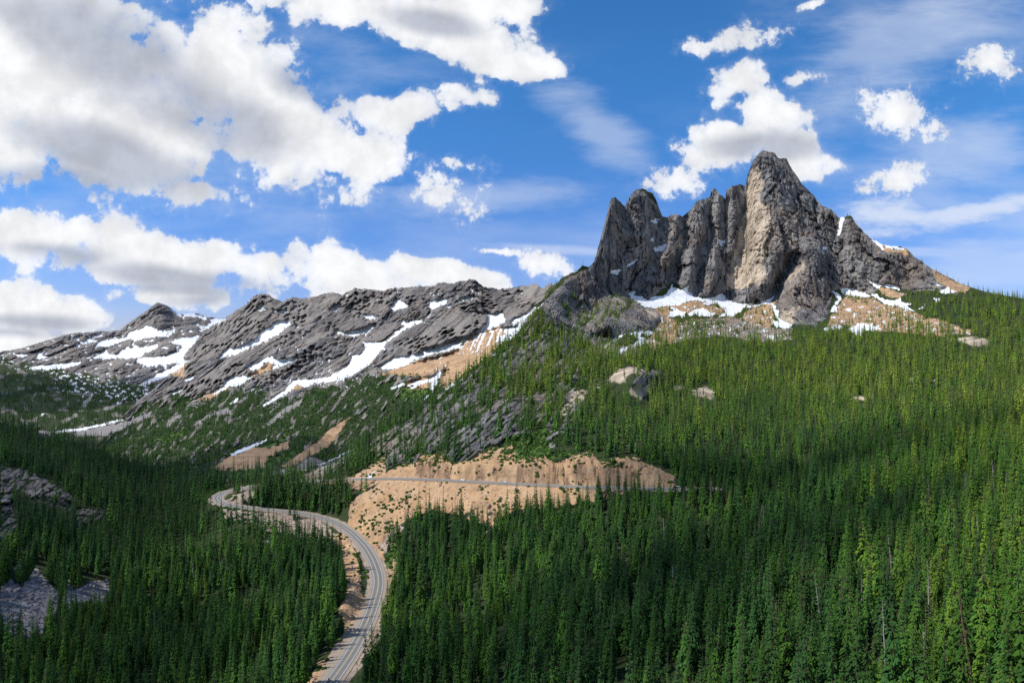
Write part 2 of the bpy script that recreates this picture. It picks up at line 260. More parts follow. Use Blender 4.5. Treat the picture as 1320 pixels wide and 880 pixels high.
B_PTS = """290,412,2150 338,376,2100 400,383,2050 455,372,2000 527,369,1950 566,364,1850 601,360,1750 612,360,1750 640,372,1850 665,372,1800 692,366,1700 707,364,1600 730,355,1500 748,342,1480 800,340,1500
690,392,1600 650,420,1400 600,440,1350 545,455,1350 490,478,1350 629,401,1600 610,390,1590 600,420,1440 560,420,1480 520,435,1490 480,452,1500 440,480,1410 560,390,1690 580,385,1660 590,440,1390 625,385,1640 660,385,1680
543,413,1660 510,427,1650 475,446,1590 448,473,1490 414,490,1400 350,515,1300 600,460,1200 560,480,1150 520,500,1100 480,520,1050 450,560,920 430,590,800 400,600,730 520,540,1000 620,450,1250 660,430,1280 700,410,1400 640,470,1100
440,430,1760 480,420,1740 500,400,1830 440,455,1600 400,470,1550 420,440,1690 460,400,1900 400,410,1880 375,416,1860 290,458,1750 340,440,1810 382,462,1590 329,475,1560 296,491,1520 277,508,1450 350,448,1690 310,465,1640 320,410,1960 360,400,1960 300,430,1900
380,480,1510 345,500,1400 264,429,2050 240,460,1900 230,490,1700 150,540,1400 300,530,1200 400,540,1000 350,540,1050 250,560,1020 250,580,900 300,570,900 350,570,870 400,570,830 300,600,740 350,600,720 400,595,735
200,570,1050 200,595,850 150,560,1250 150,585,1000 300,640,600 400,640,590 200,640,700 100,560,1400 180,520,1600 200,500,1720 450,520,1150 400,515,1200 440,500,1290"""
F_PTS = """-500,490,2500 -500,520,2000 -500,580,1300 -150,470,2600 0,453,2800 92,429,2900 155,425,3000 204,389,3080 231,404,3150 264,414,3200 290,420,3200 350,430,3200 0,480,2400 0,510,2000 0,540,1600 0,580,1300 100,450,2700 100,480,2400 100,510,2000 100,540,1600 100,570,1350
200,430,2800 200,460,2500 200,490,2150 200,520,1800 200,560,1400 250,440,2700 250,480,2200 250,520,1700 300,500,1800 160,545,1500 204,405,3000 185,415,2960 225,415,3020 150,437,2880 -150,520,1900 -150,580,1300 350,560,1500"""
A_TOP = [(-520,533),(-160,541),(0,545),(60,560),(100,576),(150,592),(200,603),(230,612),(262,622),(300,621),(350,611),(400,605),(430,599),(480,561),(520,531),(560,499),(600,471),(640,441),(680,414),(697,394),(707,376),(716,367),(728,357),(741,352),(748,345),
 (750,341),(760,345),(766,337),(772,316),(781,282),(788,257),(793,254),(800,260),(806,266),(811,255),(817,246),(827,243),(841,248),(846,257),(849,267),(854,279),(859,281),(870,275),(876,277),(880,279),(890,270),(897,260),(907,256),(916,253),(917,245),(922,242),(926,248),(931,253),(935,257),(936,246),(944,239),(955,237),(961,241),(963,228),(972,204),(979,196),(985,194),(999,197),(1002,204),(1013,204.5),(1023,221),(1033,236),(1047,250),(1060,265),(1072,270),(1082,279.6),(1089,279),(1098,279),(1106,292),(1121,306),(1137,315),(1168,320),(1181,332),(1202,347),(1219,355),(1239,366),(1270,376),(1320,385),(1480,402),(1900,425)]
B_TOP = [(100,600),(130,572),(150,545),(180,515),(205,495),(228,475),(240,458),(255,438),(268,424),(283,413),(303,401),(316,392.6),(326,383),(338,376),(346,379),(356,386),(366,388),(375.6,383),(385,384),(400,383),(424,377.5),(441,379),(455,372),(475,372),(492,374),(509,371),(527,369),(557,369),(566,364),(584,364.5),(601,360),(606,358.5),(612,360),(622,369),(639,372),(660,372),(677,367),(692,365.6),(700,372),(707,364),(714,367),(728,355),(741,350),(760,346),(800,345)]
F_TOP = [(-520,494),(-160,480),(0,453.5),(20,450),(43,444),(66,437),(92,429),(132,427),(155,425.5),(165,417),(184,404),(198,392.6),(204,389),(214,392.6),(231,404),(237,405),(255,404),(268,409),(277,409),(290,412),(310,420),(400,440)]
def parse(s): return s if isinstance(s, np.ndarray) else np.array([[float(v) for v in t.split(',')] for t in s.split()])

class Sheet: pass
def rbf_depth(ctrl, px, py, c=7.0, ys=1.5):
    X = ctrl[:,0]; Y = ctrl[:,1]*ys; n = len(X); v = np.log(ctrl[:,2]*S)
    ph = np.sqrt((X[:,None]-X)**2+(Y[:,None]-Y)**2+c*c)
    M = np.zeros((n+3,n+3)); M[:n,:n] = -ph/100; M[:n,n] = 1; M[:n,n+1] = X/1000; M[:n,n+2] = Y/1000
    M[:n,:n] += np.eye(n)*0.012
    M[n,:n] = 1; M[n+1,:n] = X/1000; M[n+2,:n] = Y/1000
    w = np.linalg.solve(M, np.concatenate([v, np.zeros(3)]))
    out = np.empty(px.shape); fx = px.ravel(); fy = (py*ys).ravel(); o = out.ravel()
    for i in range(0, len(fx), 40000):
        a = fx[i:i+40000,None]; b = fy[i:i+40000,None]
        p = np.sqrt((a-X)**2+(b-Y)**2+c*c)
        o[i:i+40000] = -(p@w[:n])/100+w[n]+w[n+1]*a[:,0]/1000+w[n+2]*b[:,0]/1000
    return np.exp(o).reshape(px.shape)

def make_sheet(ctrl, top, x0, x1, nc, nr, bottom, jag):
    s = Sheet()
    s.x0, s.x1, s.nc, s.nr = x0, x1, nc, nr
    px = np.linspace(x0, x1, nc)
    t = np.array(top); T = np.interp(px, t[:,0], t[:,1])
    s.jag = jag(px); T = T + s.jag*(0.6*fbm(px/11.0, px*0+3.7, px*0, 5, 0.62)+0.5*(ridged(px/7.0, px*0+1.7, px*0, 3, .6)-0.4))
    s.T = T
    rr = np.linspace(0, 1, nr)[:,None]
    bottom = np.broadcast_to(np.asarray(bottom, float), px.shape); s.bottom = bottom
    PY = bottom[None,:]+(T-bottom)[None,:]*rr; PX = np.broadcast_to(px, PY.shape).copy()
    s.PX, s.PY = PX, PY
    s.D = rbf_depth(parse(ctrl), PX, PY)
    s.U = (PX-CX)/F; s.V = (CY-PY)/F
    return s
def xyz(s): return s.U*s.D, s.D, s.V*s.D

def masks(s, which):
    px, py = s.PX, s.PY
    j = 2.6*fbm(px/7, py/7, 0*px, 3); js = 2.3*fbm(px/4.5+40, py/3.2, 0*px, 4, .65)
    s.snow = pmask(px, py, SNOW, 1.0, js)
    s.tan = pmask(px, py, TAN, 2.0, j); s.pink = pmask(px, py, PINK, 2.0, j); s.scree = pmask(px, py, SCREE, 2.0, j)
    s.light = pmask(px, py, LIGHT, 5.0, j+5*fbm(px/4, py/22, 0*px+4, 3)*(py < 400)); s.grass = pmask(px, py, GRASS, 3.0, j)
    s.cut = pmask(px, py, CUT, 1.5, j) if which == 'A' else 0*px
    stk = sstep(0.02, 0.3, fbm((px-py)/36, (px+py)/4.5, 0*px+6, 4))
    s.pink = np.maximum(s.pink, 0.8*s.tan*stk*(1-s.cut)) if which == 'A' else s.pink; s.light = np.maximum(s.light, 0)
    cs = sstep(-0.35, 0.3, fbm(px/7, py/16, 0*px+8, 4, .65))*sstep(586, 604, py); s.cutdark = s.cut*cs
    if which == 'A':
        s.massif = pmask(px, py, MASSIF, 2.5, j); s.crag = pmask(px, py, ROCKS, 3.0, 1.6*j)
        s.crag = s.crag*sstep(-0.22, 0.02, fbm((px-py)/26, (px+py)/6, 0*px+2, 4))
        s.rock = np.maximum(s.massif, s.crag)
        spur = pmask(px, py, [[(460,600),(520,545),(600,480),(680,420),(715,372),(760,350),(800,440),(760,470),(740,560),(700,590),(560,600)]], 8, 2*j)
        rk = sstep(0.06, 0.28, fbm((px-py)/34, (px+py)/8, 0*px, 4)+0.06)
        s.spur = spur
        s.rock = np.maximum(s.rock, spur*rk*0.95*(1-s.massif))
        but = pmask(px, py, [c4((0,150),(120,200),(230,250),(330,330),(200,420),(100,520),(0,560),(-150,520),(-200,300))], 8, 2*j)
        s.vegrock = but*sstep(-0.05, 0.25, fbm(px/8, py/8, 0*px+3, 4))*sstep(372, 386, py)
        s.rock = s.rock*(1-0.8*s.vegrock)
    elif which == 'B':
        tl = np.interp(px, [100,230,250,290,330,350,372,404,440,480,510,560,600,640,720], [560,505,517,505,497,520,512,502,495,480,486,492,480,455,420])
        v = sstep(-6, 10, py-tl+14*fbm(px/16, py/16, 0*px, 4))
        bare = sstep(0.05, 0.28, fbm((px-1.2*py)/26+9, (px+.8*py)/7, 0*px, 4)-0.06)
        s.rock = 1-v*(1-0.75*bare)
        s.massif = 1-sstep(-5, 25, py-tl)
    else:
        tl = np.interp(px, [-160,0,90,170,230,300], [470,462,478,492,505,515])
        v = sstep(-8, 12, py-tl+16*fbm(px/14, py/14, 0*px, 4))
        bare = sstep(0.12, 0.3, fbm(px/13+9, py/7, 0*px, 4))
        s.rock = 1-v*(1-0.6*bare); s.massif = 1-sstep(-5, 25, py-tl)
        sp = sstep(0.24, 0.3, fbm(px/5, py/3.2, 0*px+7, 3))*sstep(tl-2, tl+6, py)*(1-sstep(tl+22, tl+42, py))*sstep(20, 120, px)
        s.snow = np.maximum(s.snow, sp)
    if which == 'A': s.snow = np.maximum(s.snow, sstep(.30, .36, fbm(px/9, py/3.4, 0*px+1, 4))*np.clip(s.tan+s.scree, 0, 1)*(px > 780)*(py < 448)*(py > 375))
    if which == 'B': s.snow = np.maximum(s.snow, sstep(.33, .38, fbm((px-py)/7, (px+py)/3.4, 0*px+1, 4))*s.massif*sstep(0.05, .2, fbm(px/40, py/25, 0*px+2, 2)+.1))
    if which == 'F': s.snow = np.maximum(s.snow, sstep(.34, .40, fbm(px/8, py/3, 0*px+1, 4))*s.massif*sstep(405, 425, py))
    if which == 'A': s.pink = np.maximum(s.pink, 0.75*s.tan*sstep(1040, 1080, px)*sstep(-.2, .1, fbm(px/14, py/6, 0*px, 3)))
    loose = np.clip(s.tan+s.pink+s.scree+s.snow, 0, 1)
    s.rock = np.clip(s.rock*(1-loose), 0, 1); s.light = np.where(s.cutdark > 0.3, 0, s.light)
    s.loose = loose

def relief(s, which):
    x, y, z = xyz(s)
    hard = np.clip(np.maximum(s.rock, 0)*(1-s.snow), 0, 1)
    hard = np.maximum(hard, 0.75*s.cut)
    # soften the mask so relief does not step at outlines
    k = hard.copy()
    for _ in range(3):
        k[1:-1,1:-1] = (k[:-2,1:-1]+k[2:,1:-1]+k[1:-1,:-2]+k[1:-1,2:]+k[1:-1,1:-1])/5
    sb = s.snow.copy()
    for _ in range(5):
        sb[1:-1,1:-1] = np.maximum(sb[1:-1,1:-1], (sb[:-2,1:-1]+sb[2:,1:-1]+sb[1:-1,:-2]+sb[1:-1,2:])/4)
    k = k*(1-0.7*sb)
    if which != 'A': k = k*(0.4+0.6*np.clip(s.massif, 0, 1))
    big = np.clip(s.massif, 0, 1) if which == 'A' else 1.0
    sc = 1.0 if which == 'A' else 1.5
    warp = 8*fbm(x/40, y/40, z/40, 3)
    if which == 'A':
        xx = x+warp-0.10*z
        d = -9*ridged(xx/120, y/200, z/420, 4, .5)*big-11*ridged(xx/34, y/60, z/170, 4, .55)*(0.5+0.5*big)-7.5*ridged((xx+.6*z)/24, y/24, z/30, 4, .55)-1.3*fbm(x/8, y/8, z/10, 2, .5)
        s.debris = sstep(0.35, -0.05, ridged(xx/34, y/60, z/170, 4, .55)+0.3*fbm(x/20, y/20, z/20, 3))*0.8
        s.debris = np.maximum(s.debris, s.cut)
        fsr = ridged((x-.1*z)/42, y/80, z/300, 3, .5); fs2 = ridged((x+.5*z)/60, y/80, z/60, 3, .5)
        d += 9*sstep(0.72, 0.97, fsr)*big+5*sstep(0.8, 0.98, fs2)*big
        led = (z+0.35*x+10*fbm(x/50, y/50, z/50, 3))/15.0; led = led-np.floor(led)
        d += -3.0*(led-0.5)*big
        d *= k
    else:
        dg = (x-0.85*z)
        d = -64*ridged((dg+2*warp)/260, y/1500, (z+.8*x)/900, 4, .55)-26*ridged((dg+warp)/85, y/700, (z+.8*x)/260, 4, .6)-8*ridged((x-.4*z)/42, y/260, z/60, 3, .55)-3*fbm(x/16, y/16, z/16, 2, .5)
        s.debris = sstep(0.55, 0.05, ridged((dg+warp)/85, y/700, (z+.8*x)/260, 4, .6)+0.35*fbm(x/25, y/25, z/25, 3))
        d *= k
    sel = k > 0.04
    X_, Y_, Z_ = x[sel], y[sel], z[sel]; w_ = 5*fbm(X_/18, Y_/18, Z_/18, 3)
    tone = np.full(x.shape, 0.5); joint = np.ones(x.shape)
    if which == 'A':
        r1_, j1, t1 = worley((X_+w_-.1*Z_)/44, Y_/160, (Z_+w_)/105); r2_, j2, t2 = worley((X_+.6*w_+.15*Z_)/15, Y_/60, (Z_+.7*w_)/30)
        a1, a2 = 15, 5.5; scl = (0.35+0.65*np.maximum(big[sel], 0.8*s.crag[sel]))*(1-0.55*s.light[sel])*(0.55+0.65*sstep(-.25, .25, fbm(X_/120, Y_/120, Z_/160, 2)))
    else:
        q = X_-.85*Z_; p = Z_+.8*X_
        r1_, j1, t1 = worley((q+w_)/58, Y_/700, (p+2*w_)/150); r2_, j2, t2 = worley((q+w_)/21, Y_/260, (p+w_)/52)
        a1, a2 = 24, 7; crg = sstep(-.22, .22, fbm((X_-.85*Z_)/240, Y_/400, (Z_+.8*X_)/800, 3)); scl = 0.22+0.95*crg; s.debris[sel] = np.maximum(s.debris[sel], 1-crg)
    d[sel] += k[sel]*scl*((r1_-.5)*a1+t1*a1*.9+(r2_-.5)*a2+t2*a2*.9+1.6*sstep(.10, .0, j2)*a2*.4+sstep(.07, 0, j1)*a1*.3)
    d[sel] += k[sel]*s.cut[sel]*((r2_-.5)*8+t2*7+3*sstep(.10, 0, j2))
    tone[sel] = 0.5+0.55*(r1_-.5)+0.5*(r2_-.5); joint[sel] = np.minimum(sstep(0, .08, j1), 0.4+0.6*sstep(0, .1, j2))
    s.tone = tone; s.joint = joint
    foot = np.linspace(0, 1, s.nr)[:,None]
    if which != 'A': d *= sstep(0.0, 0.25, foot)
    soft = 1-k
    d += -3.2*s.tan*(1-s.cut)*ridged((x+z)/16, y/45, (z-x)/70, 3, .55)*(1.0 if which == 'A' else 2.0)
    d += soft*(2.2*fbm(x/60, y/60, z/60, 3)+1.2*fbm(x/14, y/14, z/14, 3)*s.loose)*sc
    edge = np.linspace(0, 1, s.nr)[:,None]
    d *= 1-0.6*sstep(0.985, 1.0, edge)
    s.D = s.D+d

A = make_sheet(np.concatenate([parse(A_PTS), rib_points()]), A_TOP, -480, 1840, 1800, 500, 965, lambda p: np.where(p < 700, 1.2, np.where(p > 1190, 1.0, np.where((p > 785) & (p < 960), 4.6, 2.8))))
nearcrest = lambda a, b, n, o: np.interp(np.linspace(a, b, n), *np.array(A_TOP).T)+o
B = make_sheet(B_PTS, B_TOP, 110, 752, 560, 300, np.maximum(nearcrest(110, 752, 560, 9), np.interp(np.linspace(110, 752, 560), *np.array(B_TOP).T)+6), lambda p: np.where(p < 250, 1.5, 4.2))
Fs = make_sheet(F_PTS, F_TOP, -480, 400, 740, 180, nearcrest(-480, 400, 740, 9), lambda p: p*0+2.2)
for s, w in ((A, 'A'), (B, 'B'), (Fs, 'F')):
    masks(s, w); relief(s, w)
    s.X, s.Y, s.Z = xyz(s)

# ------------------------------------------------------------------ road line, graded into the hillside
ROAD_PX = [(395,930,258),(413,900,278),(427,878,294),(452,842,324),(470,808,355),(481,780,381),(488,752,410),(484,730,434),(473,708,463),(457,690,494),(438,676,520),(412,666,538),(380,660,546),(345,656.5,547),(312,653,547),(292,650,550),(281,645,559),(281,639,572),(293,633,585),(318,628,593),(350,624,593),(400,620.3,582),(450,617.5,567),(500,616.5,550),(560,618,529),(620,621,506),(700,625,483),(780,628,459),(850,629.5,442),(895,630,436),(918,629.5,440)]
def to3(px, py, d): d = d*S; return np.array([(px-CX)/F*d, d, (CY-py)/F*d])
def catmull(P, n=14):
    P = np.array(P); out = []
    for i in range(len(P)-1):
        p0 = P[max(i-1,0)]; p1 = P[i]; p2 = P[i+1]; p3 = P[min(i+2,len(P)-1)]
        for k in range(n):
            t = k/n
            out.append(0.5*((2*p1)+(-p0+p2)*t+(2*p0-5*p1+4*p2-p3)*t*t+(-p0+3*p1-3*p2+p3)*t**3))
    out.append(P[-1]); return np.array(out)
RD = catmull([to3(*p) for p in ROAD_PX])
for _ in range(14): RD[1:-1] = (RD[:-2]+RD[2:]+2*RD[1:-1])/4
seg = np.linalg.norm(np.diff(RD, axis=0), axis=1); cum = np.concatenate([[0], np.cumsum(seg)])
NR = int(cum[-1]/3.0); RD = np.stack([np.interp(np.linspace(0, cum[-1], NR), cum, RD[:,k]) for k in range(3)], 1)
RT = np.gradient(RD[:,:2], axis=0); RT /= np.linalg.norm(RT, axis=1)[:,None]; RN = np.stack([-RT[:,1], RT[:,0]], 1)   # left normal
def road_dist(x, y):
    best = np.full(x.shape, 1e9); idx = np.zeros(x.shape, int)
    for i in range(NR):
        d = (x-RD[i,0])**2+(y-RD[i,1])**2
        m = d < best; best[m] = d[m]; idx[m] = i
    return np.sqrt(best), idx
LOW = RD[:,1].argmax()
pull = np.zeros(NR)                                              # gravel pull-out on the outer side of the lower road
iy = np.argmin(np.abs(RD[:,1]-335*S)+1000*(np.arange(NR) > NR//2)); pull = 6.0*np.exp(-((np.arange(NR)-iy)/14.0)**2)
near = (A.X > RD[:,0].min()-30) & (A.X < RD[:,0].max()+30) & (A.Y > RD[:,1].min()-30) & (A.Y < RD[:,1].max()+30)
dist, idx = road_dist(A.X[near], A.Y[near])
wd = 1-sstep(7.5+0*dist+pull[idx], 17+pull[idx], dist)
zz = A.Z[near]; A.Z[near] = zz*(1-wd)+(RD[idx,2]-0.35)*wd
A.openness = fbm(A.X/75, A.Y/75, 0*A.X+5, 3)*(A.PX > 860)*(A.PY < 530)*(A.PY > 400)
A.grass = np.maximum(A.grass, 0.8*sstep(.2, .34, A.openness)*(1-A.loose)*(1-A.rock)*(1-A.light))
A.rd = np.full(A.X.shape, 1e3); A.rd[near] = dist
shoulder = np.zeros(A.X.shape); shoulder[near] = 1-sstep(7, 10.5, dist-pull[idx]*0.8)
A.scree = np.maximum(A.scree*(1-shoulder), 0); A.pink = np.maximum(A.pink, shoulder*0.9); A.grass *= 1-shoulder; A.rock *= 1-shoulder

# ------------------------------------------------------------------ materials
def mat(name):
    m = bpy.data.materials.new(name); m.use_nodes = True
    b = m.node_tree.nodes['Principled BSDF']; b.inputs['Roughness'].default_value = 0.95
    b.inputs['Specular IOR Level'].default_value = 0.15
    return m, m.node_tree, b
class NT:
    def __init__(s, t): s.t = t
    def n(s, kind, **kw):
        x = s.t.nodes.new(kind)
        for k, v in kw.items(): setattr(x, k, v)
        return x
    def put(s, sock, v):
        if isinstance(v, bpy.types.NodeSocket): s.t.links.new(v, sock)
        elif v is not None: sock.default_value = v
    def m(s, op, a, b=None, c=None, clamp=False):
        x = s.n('ShaderNodeMath', operation=op, use_clamp=clamp)
        s.put(x.inputs[0], a); s.put(x.inputs[1], b)
        if c is not None: s.put(x.inputs[2], c)
        return x.outputs[0]
    def mix(s, f, a, b, mode='MIX'):
        x = s.n('ShaderNodeMix', data_type='RGBA', blend_type=mode)
        s.put(x.inputs['Factor'], f)
        for i, v in ((6, a), (7, b)):
            s.put(x.inputs[i], (*v, 1) if isinstance(v, tuple) and len(v) == 3 else v)
        return x.outputs[2]
    def step(s, lo, hi, v):
        x = s.n('ShaderNodeMapRange', interpolation_type='SMOOTHSTEP'); s.put(x.inputs[0], v)
        x.inputs[1].default_value = lo; x.inputs[2].default_value = hi
        return x.outputs[0]
    def noise(s, vec, scale, detail=4, rough=0.55, dist=0.0, stretch=None):
        if stretch:
            mp = s.n('ShaderNodeMapping'); s.put(mp.inputs[0], vec); mp.inputs['Scale'].default_value = stretch; vec = mp.outputs[0]
        x = s.n('ShaderNodeTexNoise'); s.put(x.inputs['Vector'], vec)
        x.inputs['Scale'].default_value = scale; x.inputs['Detail'].default_value = detail; x.inputs['Roughness'].default_value = rough; x.inputs['Distortion'].default_value = dist
        return x.outputs['Fac']

def terrain_material():
    m, t, b = mat('terrain_ground'); k = NT(t)
    pos = k.n('ShaderNodeNewGeometry').outputs['Position']
    a1 = k.n('ShaderNodeAttribute', attribute_name='cover_a'); a2 = k.n('ShaderNodeAttribute', attribute_name='cover_b')
    s1 = k.n('ShaderNodeSeparateColor'); t.links.new(a1.outputs['Color'], s1.inputs[0]); s2 = k.n('ShaderNodeSeparateColor'); t.links.new(a2.outputs['Color'], s2.inputs[0])
    snow, tan, scree = s1.outputs; rock, light, grass = s2.outputs; pink = a1.outputs['Alpha']; debris = a2.outputs['Alpha']
    nf = k.noise(pos, 0.13, 4, 0.55); nm = k.noise(pos, 0.035, 5, 0.6); nb = k.noise(pos, 0.008, 4, 0.6); nst = k.noise(pos, 0.04, 5, 0.6, 0.6, (1,1,0.25))
    nfine = k.noise(pos, 0.45, 3, 0.6)
    def edge(mk, amp=0.7): return k.step(0.3, 0.7, k.m('ADD', mk, k.m('MULTIPLY', k.m('SUBTRACT', nf, 0.5), amp)))
    a3 = k.n('ShaderNodeAttribute', attribute_name='cover_c'); s3 = k.n('ShaderNodeSeparateColor'); t.links.new(a3.outputs['Color'], s3.inputs[0]); tone, joint, cut = s3.outputs
    floor = k.mix(nm, (0.022,0.036,0.014), (0.05,0.062,0.025))
    floor = k.mix(k.step(0.45,0.75,nf), floor, (0.035,0.055,0.018))
    rk = k.mix(k.step(0.3,0.7,nst), (0.075,0.073,0.076), (0.27,0.255,0.245))
    rk = k.mix(k.m('MULTIPLY', k.step(0.45,0.62,nb), 0.65), rk, (0.23,0.175,0.135))
    rk = k.mix(k.m('MULTIPLY', k.step(0.55,0.75,nf), 0.55), rk, (0.06,0.056,0.058))
    rk = k.mix(k.m('MULTIPLY', k.step(0.58,0.7,nm), 0.35), rk, (0.3,0.285,0.26))
    rk = k.mix(k.m('MULTIPLY', k.step(0.35,0.75, k.m('ADD', debris, k.m('MULTIPLY', k.m('SUBTRACT', nf, .5), .6))), 0.85), rk, k.mix(nm, (0.165,0.14,0.12), (0.29,0.26,0.235)))
    rk = k.mix(k.step(0.5, 0.15, tone), rk, k.mix(0.5, rk, (0.05,0.05,0.056))); rk = k.mix(k.step(0.5, 0.9, tone), rk, k.mix(0.5, rk, (0.30,0.27,0.235)))
    rk = k.mix(k.m('MULTIPLY', k.step(0.9, 0.1, joint), 0.4), rk, (0.04,0.038,0.04))
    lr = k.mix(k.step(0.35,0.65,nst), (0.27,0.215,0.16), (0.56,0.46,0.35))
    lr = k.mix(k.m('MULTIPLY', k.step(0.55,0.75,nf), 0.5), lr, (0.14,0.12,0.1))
    sc = k.mix(k.step(0.35,0.65,nf), (0.17,0.155,0.15), (0.33,0.3,0.285)); sc = k.mix(k.m('MULTIPLY',k.step(0.55,0.7,nfine),0.7), sc, (0.09,0.085,0.085))
    tn = k.mix(k.step(0.3,0.7,nm), (0.40,0.240,0.125), (0.52,0.345,0.20)); tn = k.mix(k.m('MULTIPLY',k.step(0.55,0.72,nfine),0.6), tn, (0.2,0.135,0.09)); tn = k.mix(k.m('MULTIPLY',k.step(0.6,0.7,nf),0.5), tn, (0.55,0.44,0.33))
    tn = k.mix(k.m('MULTIPLY', k.step(0.45, 0.65, k.noise(pos, 0.028, 5, .65)), 0.55), tn, (0.27,0.18,0.12))
    tn = k.mix(k.m('MULTIPLY', cut, k.m('ADD', 0.42, k.m('MULTIPLY', k.step(0.6, 0.2, tone), 0.5))), tn, (0.18,0.11,0.07)); tn = k.mix(k.m('MULTIPLY', cut, k.m('MULTIPLY', k.step(0.9, 0.1, joint), 0.6)), tn, (0.10,0.07,0.055))
    pk = k.mix(k.step(0.35,0.65,nf), (0.25,0.19,0.15), (0.4,0.315,0.26)); pk = k.mix(k.m('MULTIPLY',k.step(0.55,0.72,nfine),0.6), pk, (0.14,0.11,0.09))
    gr = k.mix(nm, (0.045,0.095,0.02), (0.10,0.15,0.035))
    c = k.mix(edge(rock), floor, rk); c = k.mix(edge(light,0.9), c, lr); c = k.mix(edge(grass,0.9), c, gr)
    c = k.mix(edge(scree), c, sc); c = k.mix(edge(pink), c, pk); c = k.mix(edge(tan), c, tn)
    sn = k.step(0.38,0.58, k.m('ADD', snow, k.m('ADD', k.m('MULTIPLY', k.m('SUBTRACT', nf, 0.5), 0.7), k.m('MULTIPLY', k.m('SUBTRACT', nm, 0.5), 0.5))))
    c = k.mix(sn, c, k.mix(k.step(.3,.7,nf), (0.62,0.64,0.68), (0.86,0.87,0.88)))
    t.links.new(c, b.inputs['Base Color'])
    bp = k.n('ShaderNodeBump'); bp.inputs['Strength'].default_value = 0.7; bp.inputs['Distance'].default_value = 5.0; nmid = k.noise(pos, 0.06, 4, 0.55)
    h = k.m('ADD', k.m('MULTIPLY', nf, 0.55), k.m('MULTIPLY', nmid, 1.6))
    h = k.m('MULTIPLY', h, k.m('SUBTRACT', 1.0, k.m('MULTIPLY', sn, 0.85)))
    t.links.new(h, bp.inputs['Height']); t.links.new(bp.outputs[0], b.inputs['Normal'])
    return m
GROUND = terrain_material()

def struct(o): o['kind'] = 'structure'; return o
def build_sheet(s, name, front):
    X, Y, Z = [v.astype(np.float64) for v in (s.X, s.Y, s.Z)]
    c1_ = np.stack([s.snow, s.tan, s.scree, s.pink], -1); c2_ = np.stack([s.rock, s.light, s.grass, s.debris], -1)
    rows = [(X, Y, Z)]
    tx, ty, tz = X[-1:], Y[-1:], Z[-1:]; u = tx/ty
    back = []
    for dd, dz in ((6,0.5),(25,12),(70,50),(180,150),(420,330)):
        d = ty+dd*S; back.append((u*d, d, tz-dz*S))
    fr = []
    if front:
        for kx, kz in ((0.05,0.03),(0.25,0.22),(0.5,0.55),(0.75,0.85),(0.9,0.95)):
            d = Y[:1]*kx; fr.append((X[:1]*max(kx,0.3), d, Z[:1]*kz-4))
        fr.insert(0, (X[:1]*0.3, -60+0*Y[:1], -4+0*Z[:1]))
    else:
        fr.append((X[:1]*0.8, Y[:1]*0.8, Z[:1]-90))
    al = fr+rows+back
    X = np.concatenate([a[0] for a in al]); Y = np.concatenate([a[1] for a in al]); Z = np.concatenate([a[2] for a in al])
    pad = lambda c: np.concatenate([np.repeat(c[:1], len(fr), 0), c, np.repeat(c[-1:], len(back), 0)])
    c1_, c2_ = pad(c1_), pad(c2_); c3_ = pad(np.stack([s.tone, s.joint, s.cutdark, np.ones_like(s.tone)], -1))
    nr, nc = X.shape; V = np.stack([X, Y, Z], -1).reshape(-1, 3).astype(np.float32)
    i = np.arange(nr*nc).reshape(nr, nc)
    q = np.stack([i[:-1,:-1], i[:-1,1:], i[1:,1:], i[1:,:-1]], -1).reshape(-1, 4).astype(np.int32)
    me = bpy.data.meshes.new(name); me.vertices.add(len(V)); me.vertices.foreach_set('co', V.ravel())
    me.loops.add(q.size); me.loops.foreach_set('vertex_index', q.ravel()); me.polygons.add(len(q))
    me.polygons.foreach_set('loop_start', np.arange(0, q.size, 4, dtype=np.int32)); me.polygons.foreach_set('loop_total', np.full(len(q), 4, np.int32))
    me.update(calc_edges=True)
    for nm, c in (('cover_a', c1_), ('cover_b', c2_), ('cover_c', c3_)):
        at = me.attributes.new(nm, 'FLOAT_COLOR', 'POINT'); at.data.foreach_set('color', c.reshape(-1, 4).astype(np.float32).ravel())
    rk = pad(s.rock).ravel()[q].mean(1) < 0.5; me.polygons.foreach_set('use_smooth', rk); me.materials.append(GROUND)
    o = bpy.data.objects.new(name, me); C.objects.link(o); return struct(o)
build_sheet(A, 'mountain_terrain', True); build_sheet(B, 'mountain_range', False); build_sheet(Fs, 'far_mountain', False)

# ------------------------------------------------------------------ small mesh helpers
def obj(name, bm, m, parent=None, smooth=False):
    me = bpy.data.meshes.new(name); bm.to_mesh(me); bm.free()
    for x in (m if isinstance(m, (list, tuple)) else [m]): me.materials.append(x)
    if smooth: me.polygons.foreach_set('use_smooth', [True]*len(me.polygons))
    o = bpy.data.objects.new(name, me); C.objects.link(o)
    if parent: o.parent = parent
    return o
def thing(name, label, cat, loc, rotz=0.0, group=None):
    o = bpy.data.objects.new(name, None); C.objects.link(o); o.empty_display_size = 1
    o.location = loc; o.rotation_euler = (0, 0, rotz); o['label'] = label; o['category'] = cat
    if group: o['group'] = group
    return o
def simple(name, col, rough=0.9, var=0.25, scale=0.8, metal=0.0):
    m, t, b = mat(name); k = NT(t); pos = k.n('ShaderNodeNewGeometry').outputs['Position']
    n = k.noise(pos, scale, 5, 0.6)
    t.links.new(k.mix(n, tuple(c*(1-var) for c in col), tuple(min(1, c*(1+var)) for c in col)), b.inputs['Base Color'])
    b.inputs['Roughness'].default_value = rough; b.inputs['Metallic'].default_value = metal
    return m

